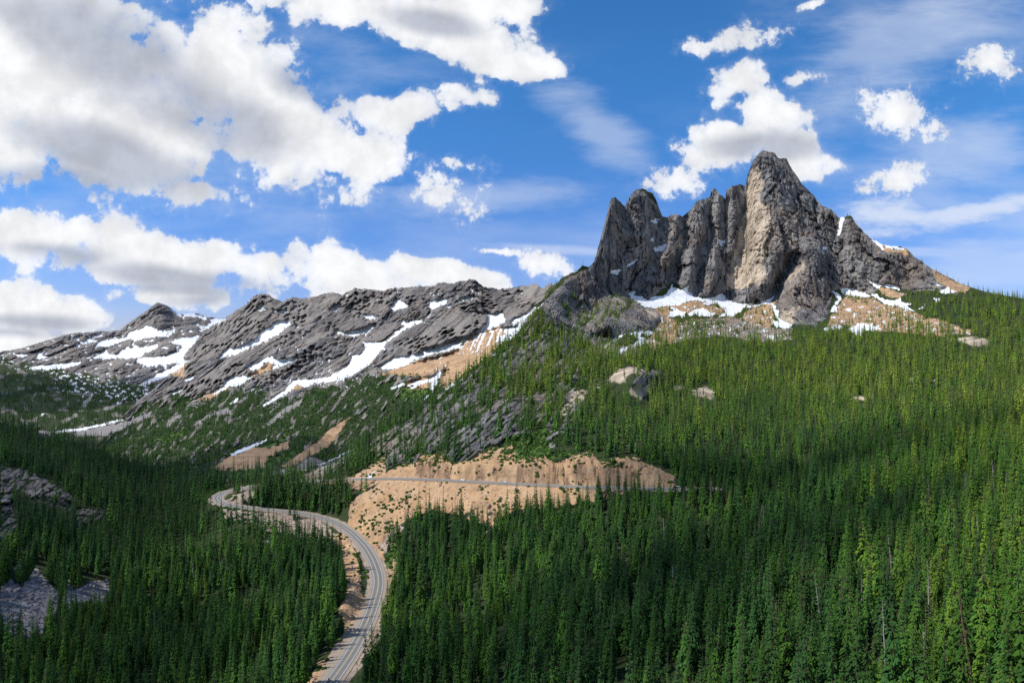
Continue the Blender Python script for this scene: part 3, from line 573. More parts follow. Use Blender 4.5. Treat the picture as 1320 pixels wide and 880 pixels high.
# ------------------------------------------------------------------ road
def ribbon(name, lo, hi, dz, m, parent=None, nx=1, rng_=None):
    bm = bmesh.new(); rows = []
    idxs = range(NR) if rng_ is None else rng_
    for i in idxs:
        a = lo[i] if hasattr(lo, '__len__') else lo; b = hi[i] if hasattr(hi, '__len__') else hi
        r = []
        for j in range(nx+1):
            w = a+(b-a)*j/nx
            r.append(bm.verts.new((RD[i,0]+RN[i,0]*w, RD[i,1]+RN[i,1]*w, RD[i,2]+dz)))
        rows.append(r)
    for r0, r1 in zip(rows, rows[1:]):
        for j in range(nx): bm.faces.new((r0[j], r0[j+1], r1[j+1], r1[j]))
    bmesh.ops.recalc_face_normals(bm, faces=bm.faces)
    if sum(f.normal.z for f in bm.faces) < 0: bmesh.ops.reverse_faces(bm, faces=bm.faces)
    return obj(name, bm, m, parent)
GRAVEL = simple('gravel_shoulder', (0.33,0.27,0.21), 0.95, 0.35, 1.2)
def asphalt():
    m, t, b = mat('asphalt'); k = NT(t); pos = k.n('ShaderNodeNewGeometry').outputs['Position']
    at = k.n('ShaderNodeAttribute', attribute_name='across').outputs['Fac']
    n = k.noise(pos, 0.25, 6, 0.65)
    c = k.mix(n, (0.17,0.165,0.16), (0.25,0.245,0.24))
    tr = k.m('ABSOLUTE', k.m('SUBTRACT', k.m('ABSOLUTE', at), 1.75))
    c = k.mix(k.m('MULTIPLY', k.step(1.3, 0.5, tr), 0.32), c, (0.11,0.108,0.106))
    t.links.new(c, b.inputs['Base Color']); return m
ribbon('road_shoulder', -6.6, 6.6+pull, -0.06, GRAVEL, None, 4)['kind'] = 'structure'
rd = ribbon('road', -4.3, 4.3, 0.06, asphalt(), None, 20); rd['kind'] = 'structure'
at = rd.data.attributes.new('across', 'FLOAT', 'POINT'); at.data.foreach_set('value', np.tile(np.linspace(-4.3, 4.3, 21), NR).astype(np.float32))
WHITE = simple('white_road_paint', (0.72,0.72,0.70), 0.8, 0.12, 0.6); YEL = simple('yellow_road_paint', (0.72,0.58,0.28), 0.8, 0.15, 0.6)
for w in (-3.6, 3.2): ribbon('edge_line', w, w+0.2, 0.09, WHITE, rd)
for w in (-0.3, 0.12): ribbon('centre_line', w, w+0.14, 0.09, YEL, rd)

# ------------------------------------------------------------------ conifers
def needle_material(name, dark, mid, bright, dead=0.0):
    m, t, b = mat(name); k = NT(t); oi = k.n('ShaderNodeObjectInfo'); pos = k.n('ShaderNodeNewGeometry').outputs['Position']
    zone = k.noise(oi.outputs['Location'], 0.008, 3, 0.6); lz = k.n('ShaderNodeSeparateXYZ'); t.links.new(oi.outputs['Location'], lz.inputs[0])
    alt = k.step(-135.0, -20.0, k.m('ADD', lz.outputs[2], k.m('MULTIPLY', lz.outputs[0], 0.08)))      # yellower with height: sunlit upper slope against darker foreground, painted into the needles
    v = k.m('ADD', k.m('MULTIPLY', oi.outputs['Random'], 0.8), k.m('ADD', k.m('MULTIPLY', k.m('SUBTRACT', zone, 0.5), 1.2), k.m('SUBTRACT', k.m('MULTIPLY', alt, 0.68), 0.22)))
    c = k.mix(k.step(0.0, 0.5, v), dark, mid); c = k.mix(k.step(0.5, 1.1, v), c, bright)
    r2 = k.m('FRACT', k.m('MULTIPLY', oi.outputs['Random'], 17.31)); vs = k.n('ShaderNodeVectorMath', operation='SCALE'); t.links.new(c, vs.inputs[0]); t.links.new(k.m('ADD', 0.62, k.m('MULTIPLY', r2, 0.72)), vs.inputs['Scale']); c = vs.outputs[0]
    n = k.noise(pos, 0.9, 3, 0.6); c = k.mix(k.step(0.35, 0.8, n), c, k.mix(0.2, c, (0.10,0.10,0.03)))
    t.links.new(c, b.inputs['Base Color']); b.inputs['Roughness'].default_value = 0.75; b.inputs['Specular IOR Level'].default_value = 0.12
    return m
NEEDLE = needle_material('fir_needles', (0.025,0.083,0.019), (0.056,0.148,0.017), (0.19,0.265,0.027))
REDN = needle_material('dead_needles', (0.12,0.045,0.02), (0.17,0.06,0.03), (0.2,0.10,0.04))
BARK = simple('bark', (0.10,0.075,0.06), 0.95, 0.3, 2.0); GREYWOOD = simple('weathered_wood', (0.36,0.33,0.31), 0.9, 0.3, 1.5); BROWNWOOD = simple('brown_bare_wood', (0.19,0.115,0.085), 0.9, 0.35, 1.2)
SHRUB = needle_material('shrub_leaves', (0.035,0.09,0.015), (0.06,0.125,0.02), (0.12,0.17,0.03))

def trunk_bm(H, r, lean=0.0, sides=6, segs=5, rnd=None):
    bm = bmesh.new(); rings = []
    for i in range(segs+1):
        t = i/segs; rr = r*(1-t)**0.8+0.03; z = t*H-0.8
        ox = lean*H*t*t*0.5+(rnd.uniform(-.1,.1) if rnd and 0 < i else 0)
        rings.append([bm.verts.new((ox+rr*math.cos(2*math.pi*k/sides), rr*math.sin(2*math.pi*k/sides), z)) for k in range(sides)])
    for a, b in zip(rings, rings[1:]):
        for k in range(sides): bm.faces.new((a[k], a[(k+1)%sides], b[(k+1)%sides], b[k]))
    bm.faces.new(rings[-1]); return bm
def crown_bm(H, Rm, seed, whorls, per, lo=0.08, gap=0.12, twigs=2):
    """layered drooping boughs; every bough is a folded spray with side sprays"""
    r = random.Random(seed); bm = bmesh.new()
    def spray(p, dirv, L, w, droop):
        a = Vector(dirv); side = Vector((-a.y, a.x, 0)).normalized()
        p1 = p+a*L*0.5+Vector((0,0,-droop*L*0.18)); p2 = p+a*L+Vector((0,0,-droop*L*0.62))
        v0 = bm.verts.new(p); v1 = bm.verts.new(p1); v2 = bm.verts.new(p2)
        for sg in (-1, 1):
            e0 = bm.verts.new(p+a*L*0.12+side*sg*w*0.35+Vector((0,0,-w*0.3)))
            e1 = bm.verts.new(p1+side*sg*w*r.uniform(.7,1.1)+Vector((0,0,-w*r.uniform(.4,.8))))
            e2 = bm.verts.new(p1*0.35+p2*0.65+side*sg*w*r.uniform(.4,.7)+Vector((0,0,-w*r.uniform(.2,.7))))
            f = (v0, e0, e1, v1) if sg < 0 else (v0, v1, e1, e0); bm.faces.new(f)
            f = (v1, e1, e2, v2) if sg < 0 else (v1, v2, e2, e1); bm.faces.new(f)
    for i in range(whorls):
        t = (i+r.uniform(-.3,.3))/whorls; t = max(0, min(0.985, t)); z = H*(lo+(1-lo)*t)
        prof = (1-t)**0.85*(0.55+0.45*min(1, t*5))+0.03
        n = max(3, int(per*(0.45+0.55*(1-t)))); ph = r.uniform(0, 6.28)
        for k in range(n):
            if r.random() < gap: continue
            th = ph+2*math.pi*k/n+r.uniform(-.3,.3); L = Rm*prof*r.uniform(.6,1.15)
            el = 0.15+0.45*t; dv = Vector((math.cos(th), math.sin(th), el)).normalized()
            p = Vector((0, 0, z)); spray(p, dv, L, max(0.13, L*(0.30 if twigs == 0 else 0.17)), 1.15+r.uniform(-.3,.5))
            for q in range(twigs if L > 0.8 else 0):
                f = r.uniform(.3,.7); th2 = th+r.choice((-1,1))*r.uniform(.5,1.0)
                spray(p+dv*L*f+Vector((0,0,-0.12*L)), Vector((math.cos(th2), math.sin(th2), 0.05)), L*(1-f)*0.95, max(0.11, L*0.115), 1.1)
    # leader
    for k in range(3):
        th = k*2.1; spray(Vector((0,0,H*0.975)), Vector((0.25*math.cos(th),0.25*math.sin(th),1)).normalized(), H*0.035, 0.12, 0)
    return bm
class Species: pass
def species(seed, H, Rm, whorls, per, gap, twigs, lo=0.08):
    s = Species(); s.H = H; s.seed = seed
    cb = crown_bm(H, Rm, seed, whorls, per, lo, gap, twigs); s.crown = bpy.data.meshes.new('crown'); cb.to_mesh(s.crown); cb.free(); s.crown.materials.append(NEEDLE)
    tb = trunk_bm(H*0.97, H*0.011+0.05); s.trunk = bpy.data.meshes.new('trunk'); tb.to_mesh(s.trunk); tb.free(); s.trunk.materials.append(BARK)
    return s
def joined(s, name):
    bm = bmesh.new(); bm.from_mesh(s.crown); n = len(bm.faces); bm.from_mesh(s.trunk); bm.faces.ensure_lookup_table()
    for f in bm.faces[n:]: f.material_index = 1
    me = bpy.data.meshes.new(name); bm.to_mesh(me); bm.free(); me.materials.append(NEEDLE); me.materials.append(BARK)
    return bpy.data.objects.new(name, me)          # a pattern for the forest's copies; it is not placed in the scene itself
NEAR = [species(100+i, 20, Rm, wh, 9, gp, 4, lo) for i, (Rm, wh, gp, lo) in enumerate([(2.9,26,.12,.06),(2.6,28,.18,.10),(3.3,24,.15,.05),(2.3,26,.25,.16),(3.0,22,.36,.12),(2.0,27,.15,.05),(3.7,20,.30,.08),(2.4,24,.45,.25)])]
FARS = [species(200+i, 20, Rm, wh, 6, gp, 0, .05) for i, (Rm, wh, gp) in enumerate([(2.7,16,.08),(2.4,17,.14),(3.1,15,.1),(2.0,17,.18)])]

def lookup(s, px, py):
    c = (px-s.x0)/(s.x1-s.x0)*(s.nc-1); c0 = int(min(max(c, 0), s.nc-2)); T = s.T[c0]
    r = (py-s.bottom[c0])/(T-s.bottom[c0])*(s.nr-1); r0 = int(min(max(r, 0), s.nr-2)); fc, fr = min(max(c-c0,0),1), min(max(r-r0,0),1)
    def b(M): return (M[r0,c0]*(1-fc)+M[r0,c0+1]*fc)*(1-fr)+(M[r0+1,c0]*(1-fc)+M[r0+1,c0+1]*fc)*fr
    return b(s.X), b(s.Y), b(s.Z)

def scatter(s, dens, per_m2):
    """trees per horizontal square metre * dens, one random point per pick inside a ground cell"""
    e1 = np.stack([s.X[:-1,1:]-s.X[:-1,:-1], s.Y[:-1,1:]-s.Y[:-1,:-1]], -1); e2 = np.stack([s.X[1:,:-1]-s.X[:-1,:-1], s.Y[1:,:-1]-s.Y[:-1,:-1]], -1)
    area = np.abs(e1[...,0]*e2[...,1]-e1[...,1]*e2[...,0])
    dn = np.clip(dens[:-1,:-1], 0, 2)*per_m2*area
    n = rng.poisson(dn); r, c = np.nonzero(n); rep = n[r, c]; r = np.repeat(r, rep); c = np.repeat(c, rep)
    a = rng.random(len(r)); b = rng.random(len(r))
    def bl(M): return (M[r,c]*(1-a)+M[r,c+1]*a)*(1-b)+(M[r+1,c]*(1-a)+M[r+1,c+1]*a)*b
    return np.stack([bl(s.X), bl(s.Y), bl(s.Z)], 1), bl(s.PX), bl(s.PY)
def thin(P, cell):
    k = np.floor(P[:,:2]/cell).astype(np.int64); key = k[:,0]*1000003+k[:,1]
    _, i = np.unique(key, return_index=True); return i

GROVE = []
for _ in range(400):
    a, b = rng.uniform(300, 452), rng.uniform(627, 664)
    if sdist(np.array([a]), np.array([b]), g4((290,340),(430,265),(540,185),(700,180),(860,180),(960,195),(1080,205),(1200,185),(1250,230),(1230,300),(1130,405),(1060,432),(800,388),(500,362)))[0] > 0: GROVE.append((a, b))
GROVE = GROVE[:190]
# how thickly trees stand where
px, py = A.PX, A.PY
nz = fbm(A.X/45, A.Y/45, 0*px, 4)
open_ = sstep(.2, .34, A.openness)
bare = np.clip(A.tan+A.pink+A.scree+A.snow+A.light*0.9, 0, 1)
op = np.clip(A.light+A.scree*(px < 200)+A.crag*(px < 200), 0, 1); ext = op.copy()
for q in range(2, 17, 2): ext[:-q] = np.maximum(ext[:-q], op[q:]*0.92)
bare = np.maximum(bare, ext)
dA = (1-bare)*(1-0.93*A.rock)
dA *= 1-np.clip(A.massif, 0, 1)*np.where(A.vegrock > 0.3, 0.6, 0.97)
dA *= 1-0.75*A.grass*(1-0.3*open_)
dA *= 0.3+0.7*sstep(-0.42, -0.22, fbm(A.X/17+3, A.Y/17, 0*px, 3))
dA *= 0.75+0.5*sstep(-0.3, 0.2, nz)
upper = sstep(470, 430, py+8*nz)*sstep(700, 760, px)
dA *= 1-0.55*upper
dA *= np.interp(A.Y, [700, 1000, 1400], [1, .62, .5])
dA *= 1-0.2*A.spur
lowveg = pmask(px, py, [[(455,655),(500,640),(545,640),(540,660),(500,690),(470,690),(452,672)], [(630,590),(760,560),(800,590),(700,610)], [(430,690),(470,690),(500,760),(490,850),(440,850),(470,790),(480,760)], [(255,645),(330,640),(330,670),(255,665)]], 6)
dA *= 1-np.where(py < 610, 0.6, 0.93)*lowveg
dA = np.maximum(dA, 0.55*np.clip(A.tan+A.scree+A.pink, 0, 1)*(1-A.snow)*(px > 840)*(py > 396)*(py < 455)*sstep(.0, .3, fbm(A.X/30, A.Y/30, 0*px, 3)))
dA = np.where(A.rd < np.where(px > 862, 6.5, 12), 0, dA)
dA = np.where((py > 845) & (px > 415) & (px < 505) & (A.rd < 20), 0, dA)
dA = np.maximum(dA, pmask(px, py, [g4((280,330),(430,270),(540,190),(700,190),(860,190),(960,200),(1080,210),(1200,190),(1250,230),(1230,300),(1130,400),(1050,430),(800,385),(500,360))], 2)*4.0*(A.rd > 8.5))
dA = np.maximum(dA, 0.18*pmask(px, py, [g4((280,470),(560,430),(800,440),(900,470),(850,640),(560,560))], 3)*(A.rd > 9))
PA, pxA, pyA = scatter(A, dA, 1/23.0)
i = thin(PA, 4.6); PA, pxA, pyA = PA[i], pxA[i], pyA[i]
px, py = B.PX, B.PY
dB = (1-B.rock)*(1-np.clip(B.tan+B.snow+B.scree, 0, 1))*(1-0.7*B.grass)*(0.25+1.0*sstep(-0.15, 0.35, fbm(px/22, py/15, 0*px, 4)))
dA_ = 0
PG = np.array([lookup(A, a, b) for a, b in GROVE]); okg = road_dist(PG[:,0].copy(), PG[:,1].copy())[0] > 7.5; PG = PG[okg]
PA = np.concatenate([PA, PG]); pxA = np.concatenate([pxA, np.full(len(PG), 380.0)]); pyA = np.concatenate([pyA, np.full(len(PG), 640.0)])
PB, pxB, pyB = scatter(B, dB, 1/45.0)
i = thin(PB, 5.5); PB = PB[i]
px, py = Fs.PX, Fs.PY
dF = (1-Fs.rock)*(1-np.clip(Fs.tan+Fs.snow+Fs.scree, 0, 1))*(0.15+1.0*sstep(-0.2, 0.3, fbm(px/20, py/13, 0*px, 4)))*(1-0.6*sstep(520, 480, py))
PF, _, _ = scatter(Fs, dF, 1/55.0); i = thin(PF, 7.5); PF = PF[i]
ridge = []                                                     # single trees along the far left ridge and the right skyline
hA = np.clip(rng.normal(18.3, 5.0, len(PA)), 8, 32)*(1+0.15*fbm(PA[:,0]/80, PA[:,1]/80, 0*PA[:,0], 2))
hA *= np.interp(PA[:,1], [0,300,600,900,1350,1550], [1.55,1.45,1.25,1.35,1.3,0.75])
hA *= np.where(rng.random(len(PA)) < 0.22, rng.uniform(.4, .75, len(PA)), 1)
inr = (pxA > 255) & (pxA < 460) & (pyA > 615) & (pyA < 668); hA[inr] = np.maximum(hA[inr], rng.uniform(17, 30, inr.sum()))
hB = rng.uniform(9, 18, len(PB)); hF = rng.uniform(12, 21, len(PF))
P = np.concatenate([PA, PB, PF]); H = np.concatenate([hA, hB, hF]); 
dep = P[:,1]; app = H/dep*F
tip_y = CY-(P[:,2]+H)/dep*F; tip_x = CX+P[:,0]/dep*F
vis = (tip_y < 890) & (tip_x > -330) & (tip_x < 1720)
P, H, dep, app, tip_x, tip_y = P[vis], H[vis], dep[vis], app[vis], tip_x[vis], tip_y[vis]
ROT = rng.uniform(0, 6.28, len(P)); LEAN = rng.normal(0, 0.035, (len(P), 2))
inframe = (tip_y < 872) & (tip_x > 2) & (tip_x < 1318)
order = np.argsort(-np.where(inframe, app, 0))
single = order[:300]; rest = np.ones(len(P), bool); rest[single] = False
print('trees', len(PA), len(PB), len(PF), 'in view', len(P))

LBL = {'right': 'tall green fir with layered boughs, in the close forest at the lower right corner, below the leaning brown snag',
       'mid': 'narrow dark green fir on the shaded slope along the bottom edge, right of the road'}
proto = {}
for n_, i in enumerate(single):
    sp = NEAR[int(rng.integers(0, 8))]; zone = 'right' if tip_x[i] > 1080 else 'mid'
    lab = 'tall layered fir in the near forest towards the lower right corner of the photo' if zone == 'right' else 'narrow dark fir in the near forest along the bottom edge of the photo'
    t = thing('fir_tree', lab, 'tree', P[i], ROT[i], 'firs near the lower right corner' if zone == 'right' else 'firs along the bottom edge')
    t.rotation_euler = (LEAN[i,0], LEAN[i,1], ROT[i]); k = H[i]/20.0; t.scale = (k**.8, k**.8, k)
    for nm, me in (('trunk', sp.trunk), ('crown', sp.crown)):
        o = bpy.data.objects.new(nm, me); C.objects.link(o); o.parent = t

def instancer(name, pts, rot, scl, var, patterns, label, cat):
    me = bpy.data.meshes.new(name); me.vertices.add(len(pts)); me.vertices.foreach_set('co', pts.astype(np.float32).ravel())
    for nm, ty, key, d in (('rot', 'FLOAT_VECTOR', 'vector', rot), ('scl', 'FLOAT_VECTOR', 'vector', scl), ('var', 'INT', 'value', var)):
        at = me.attributes.new(nm, ty, 'POINT'); at.data.foreach_set(key, np.ascontiguousarray(d, np.int32 if ty == 'INT' else np.float32).ravel())
    o = bpy.data.objects.new(name, me); C.objects.link(o); o['kind'] = 'stuff'; o['label'] = label; o['category'] = cat
    g = bpy.data.node_groups.new(name+'_scatter', 'GeometryNodeTree')
    g.interface.new_socket('Geometry', in_out='INPUT', socket_type='NodeSocketGeometry'); g.interface.new_socket('Geometry', in_out='OUTPUT', socket_type='NodeSocketGeometry')
    N = g.nodes.new; L = g.links.new
    gi = N('NodeGroupInput'); go = N('NodeGroupOutput'); jn = N('GeometryNodeJoinGeometry')
    def attr(nm, ty):
        a = N('GeometryNodeInputNamedAttribute'); a.data_type = ty; a.inputs[0].default_value = nm; return a.outputs[0]
    r = attr('rot', 'FLOAT_VECTOR'); s = attr('scl', 'FLOAT_VECTOR'); v = attr('var', 'INT')
    e2r = N('FunctionNodeEulerToRotation'); L(r, e2r.inputs[0])
    for i, p in enumerate(patterns):
        cmp = N('FunctionNodeCompare'); cmp.data_type = 'INT'; cmp.operation = 'EQUAL'; L(v, cmp.inputs[2]); cmp.inputs[3].default_value = i
        oi = N('GeometryNodeObjectInfo'); oi.inputs[0].default_value = p; oi.inputs[1].default_value = True
        ip = N('GeometryNodeInstanceOnPoints'); L(gi.outputs[0], ip.inputs['Points']); L(cmp.outputs[0], ip.inputs['Selection']); L(oi.outputs['Geometry'], ip.inputs['Instance'])
        L(e2r.outputs[0], ip.inputs['Rotation']); L(s, ip.inputs['Scale']); L(ip.outputs[0], jn.inputs[0])
    L(jn.outputs[0], go.inputs[0])
    md = o.modifiers.new('scatter', 'NODES'); md.node_group = g
    return o
pats = [joined(s, 'fir_pattern') for s in NEAR+FARS]
rp, rH, rd_ = P[rest], H[rest], dep[rest]
var = np.where(rd_ < 620, rng.integers(0, 8, len(rp)), 8+rng.integers(0, 4, len(rp)))
k = rH/20.0; w = k**0.8*rng.uniform(.72, 1.28, len(rp))
instancer('conifer_forest', rp, np.stack([LEAN[rest,0], LEAN[rest,1], ROT[rest]], 1), np.stack([w, w, k], 1), var, pats,
          'dense dark green conifer forest covering the slopes and the valley', 'forest')

# skyline trees on the right ridge and the far left ridge, one by one
sky = [(1189,14),(1199,9),(1207,12),(1214,8),(1222,15),(1229,10),(1236,13),(1243,9),(1249,16),(1256,11),(1262,12),(1268,17),(1274,10),(1281,14),(1287,12),(1293,16),(1299,11),(1305,13),(1311,18),(1316,12)]
for a, h in sky:
    c = int((a-A.x0)/(A.x1-A.x0)*(A.nc-1)); r = A.nr-2
    sp = FARS[int(rng.integers(0,4))]
    t = thing('ridge_fir', 'small conifer standing on the skyline of the ridge right of the great rock tower', 'tree', (A.X[r,c], A.Y[r,c], A.Z[r,c]), rng.uniform(0,6), 'conifers on the right skyline')
    t.scale = (h/20*1.2, h/20*1.2, h*1.25/20)
    for nm, me in (('trunk', sp.trunk), ('crown', sp.crown)):
        o = bpy.data.objects.new(nm, me); C.objects.link(o); o.parent = t

# ------------------------------------------------------------------ dead trees
def snag(px_, py_, H_, lean, label, wood=GREYWOOD, thick=1.0, rotz=None, name='dead_tree', group=None, pos=None):
    p = pos if pos is not None else lookup(A, px_, py_)
    t = thing(name, label, 'dead tree', p, 0, group)
    r = random.Random(int(px_*7+py_))
    obj('trunk', trunk_bm(H_, 0.26*thick*(H_/18)**0.5, 0, 7, 9, r), wood, t)
    bm = bmesh.new()
    for i in range(26):
        z = H_*r.uniform(.35,.97); th = r.uniform(0,6.28); L = (1-z/H_)*H_*0.09+r.uniform(.3,.9)
        a = Vector((0,0,z)); b = a+Vector((math.cos(th)*L, math.sin(th)*L, r.uniform(-.35,.1)*L)); s = Vector((-math.sin(th), math.cos(th), 0))*0.07; up = Vector((0,0,0.09))
        q = [bm.verts.new(v) for v in (a-s, a+s, a+up, b)]
        for f in ((0,1,3),(1,2,3),(2,0,3)): bm.faces.new([q[k] for k in f])
    obj('bare_crown', bm, wood, t)
    t.rotation_euler = (r.uniform(-.03,.03), lean, 0)
    return t
G1 = 'grey snags in the forest'
for (a, b, hh, ln) in [(858,712,26,-.08),(926,712,24,0),(870,792,30,-.06),(751,730,22,0),(773,822,28,.02),(616,825,17,-.12),(985,690,24,-.04),(1062,832,32,-.12),(1142,866,26,-.05),(1151,750,24,-.1),(1193,880,17,-.05),(700,750,20,0),(560,800,20,.03),(1010,560,22,0),(944,572,24,0),(1135,500,22,0),(690,700,18,0),(150,800,16,0),(230,760,17,.04),(60,700,14,0),(290,820,16,-.03),(355,800,15,0),(640,770,20,.02),(985,800,26,-.02),(830,770,24,0)]:
    snag(a, b, hh, ln, 'bare grey dead trunk rising among green firs', group=G1)
for q in range(42):
    a, b = rng.uniform(880, 1310), rng.uniform(450, 800)
    if q > 30: a, b = rng.uniform(20, 420), rng.uniform(680, 870)
    snag(a, b, rng.uniform(15, 25), rng.normal(0, .05), 'bare grey dead trunk rising among green firs', group=G1)
snag(1257, 905, 33, -.16, 'tall bare red-brown snag leaning left among the firs near the lower right corner', BROWNWOOD, 1.5, name='leaning_snag')
snag(1203, 735, 22, -.1, 'slim brown bare snag leaning left, up-slope of the tall leaning one', BROWNWOOD, 1.1, name='leaning_snag')
red_src = crown_bm(17, 1.5, 77, 22, 6, .2, .35, 1); red_me = bpy.data.meshes.new('crown'); red_src.to_mesh(red_me); red_src.free(); red_me.materials.append(REDN)
for (a, b) in [(789,682),(809,694),(838,722),(845,750),(802,745),(952,775),(710,795),(882,850),(937,664),(574,802),(724,788),(1009,752),(953,776),(1024,808),(1095,716),(1184,790),(347,790),(551,828),(255,878)]:
    p = lookup(A, a, b); t = thing('dying_fir', 'dead fir still holding rusty red-brown needles among green trees', 'dead tree', p, rng.uniform(0,6), 'rusty red dead firs in the forest')
    k = rng.uniform(.95, 1.3); t.scale = (k, k, k*1.1)
    o = bpy.data.objects.new('trunk', NEAR[1].trunk); C.objects.link(o); o.parent = t; o.scale = (.85,.85,.84)
    o = bpy.data.objects.new('crown', red_me); C.objects.link(o); o.parent = t

# ------------------------------------------------------------------ shrubs and boulders
def shrub_obj(seed):
    r = random.Random(seed); bm = bmesh.new()
    for i in range(70):
        d = Vector((r.gauss(0,1), r.gauss(0,1), abs(r.gauss(0,.8)))).normalized(); p = Vector((d.x*1.3, d.y*1.3, d.z*1.1))*r.uniform(.6,1)
        u = d.orthogonal().normalized(); v = d.cross(u); s = r.uniform(.2,.42); th = r.uniform(0,6.28)
        u, v = u*math.cos(th)+v*math.sin(th)+d*.4, v*math.cos(th)-u*math.sin(th)
        bm.faces.new([bm.verts.new(p+u*s*x+v*s*y) for x, y in ((-1,-.5),(0,-.9),(1,0),(.1,.9),(-.9,.5))])
    me = bpy.data.meshes.new('shrub_pattern'); bm.to_mesh(me); bm.free(); me.materials.append(SHRUB); return bpy.data.objects.new('shrub_pattern', me)
def rock_mat(name, a, b_):
    m, t, b = mat(name); k = NT(t); pos = k.n('ShaderNodeNewGeometry').outputs['Position']; oi = k.n('ShaderNodeObjectInfo')
    c = k.mix(oi.outputs['Random'], a, b_); n = k.noise(pos, 1.3, 5, .65); c = k.mix(k.step(.5,.7,n), c, tuple(x*.6 for x in a)); t.links.new(c, b.inputs['Base Color']); return m
STONE = rock_mat('grey_boulder', (0.17,0.16,0.16), (0.36,0.34,0.33)); TSTONE = rock_mat('tan_boulder', (0.26,0.18,0.12), (0.5,0.39,0.29))
def boulder_obj(seed, m):
    r = random.Random(seed); bm = bmesh.new(); bmesh.ops.create_icosphere(bm, subdivisions=2, radius=1)
    pl = [(Vector((r.gauss(0,1),r.gauss(0,1),r.gauss(0,1))).normalized(), r.uniform(.55,.9)) for _ in range(9)]
    for v in bm.verts:
        for n, d in pl:
            x = v.co.dot(n)-d
            if x > 0: v.co -= n*x
        v.co = Vector((v.co.x*1.2, v.co.y*.95, v.co.z*.8))
    me = bpy.data.meshes.new('boulder_pattern'); bm.to_mesh(me); bm.free(); me.materials.append(m); return bpy.data.objects.new('boulder_pattern', me)
px, py = A.PX, A.PY
dS = np.clip(A.grass*0.9+lowveg*0.8*sstep(-.1,.3,fbm(A.X/14, A.Y/14, 0*px, 3)), 0, 1)*(A.rd > 8)*(1-A.snow)
dS = np.maximum(dS, 0.5*A.spur*(1-A.rock)*(A.rd > 8)); dS = np.maximum(dS, 0.25*(A.tan+A.pink)*sstep(.2,.35,fbm((A.X-A.Y)/38+5, (A.X+A.Y)/12, 0*px, 3))*2*(A.rd > 9)*(py > 560)*(px < 900)*(px > 250))
dS = np.maximum(dS, 0.35*A.vegrock)
PS, _, _ = scatter(A, dS, 1/7.0)
PS2, _, _ = scatter(B, np.clip(0.5*(1-B.rock)*(1-np.clip(B.tan+B.snow+B.scree,0,1))+B.grass, 0, 1), 1/90.0)
n1 = len(PS); PS = np.concatenate([PS, PS2]); n = len(PS); s = rng.uniform(.6,1.7,n)*np.where(np.arange(n) < n1, 1, 2.0)
instancer('shrubbery', PS, np.stack([0*s, 0*s, rng.uniform(0,6.28,n)], 1), np.stack([s,s,s*.9], 1), rng.integers(0,3,n), [shrub_obj(i) for i in range(3)], 'low bright green shrubs on the road banks and open slopes', 'shrubs')
dR = np.clip(A.scree+0.55*A.pink+0.35*A.tan, 0, 1)*(A.rd > 8.5)*(1-A.snow)*sstep(-.5,.1,fbm(A.X/9, A.Y/9, 0*px, 3))
PR, pxr, pyr = scatter(A, dR*np.where(px < 250, 2.2, 1), 1/9.0)
n = len(PR); s = rng.lognormal(-0.55, .5, n)*np.where(pxr < 250, 1.25, 1.0)*np.interp(PR[:,1], [600,1500], [1,1.6]); tan_here = (pxr > 250)
instancer('boulder_rubble', PR, rng.uniform(0,6.28,(n,3)), np.stack([s,s,s], 1), np.where(tan_here, 3, 0)+rng.integers(0,3,n), [boulder_obj(i, STONE) for i in range(3)]+[boulder_obj(9+i, TSTONE) for i in range(3)], 'loose boulders and broken rock on the scree slopes', 'rubble')
print('shrubs', len(PS), 'rocks', n)

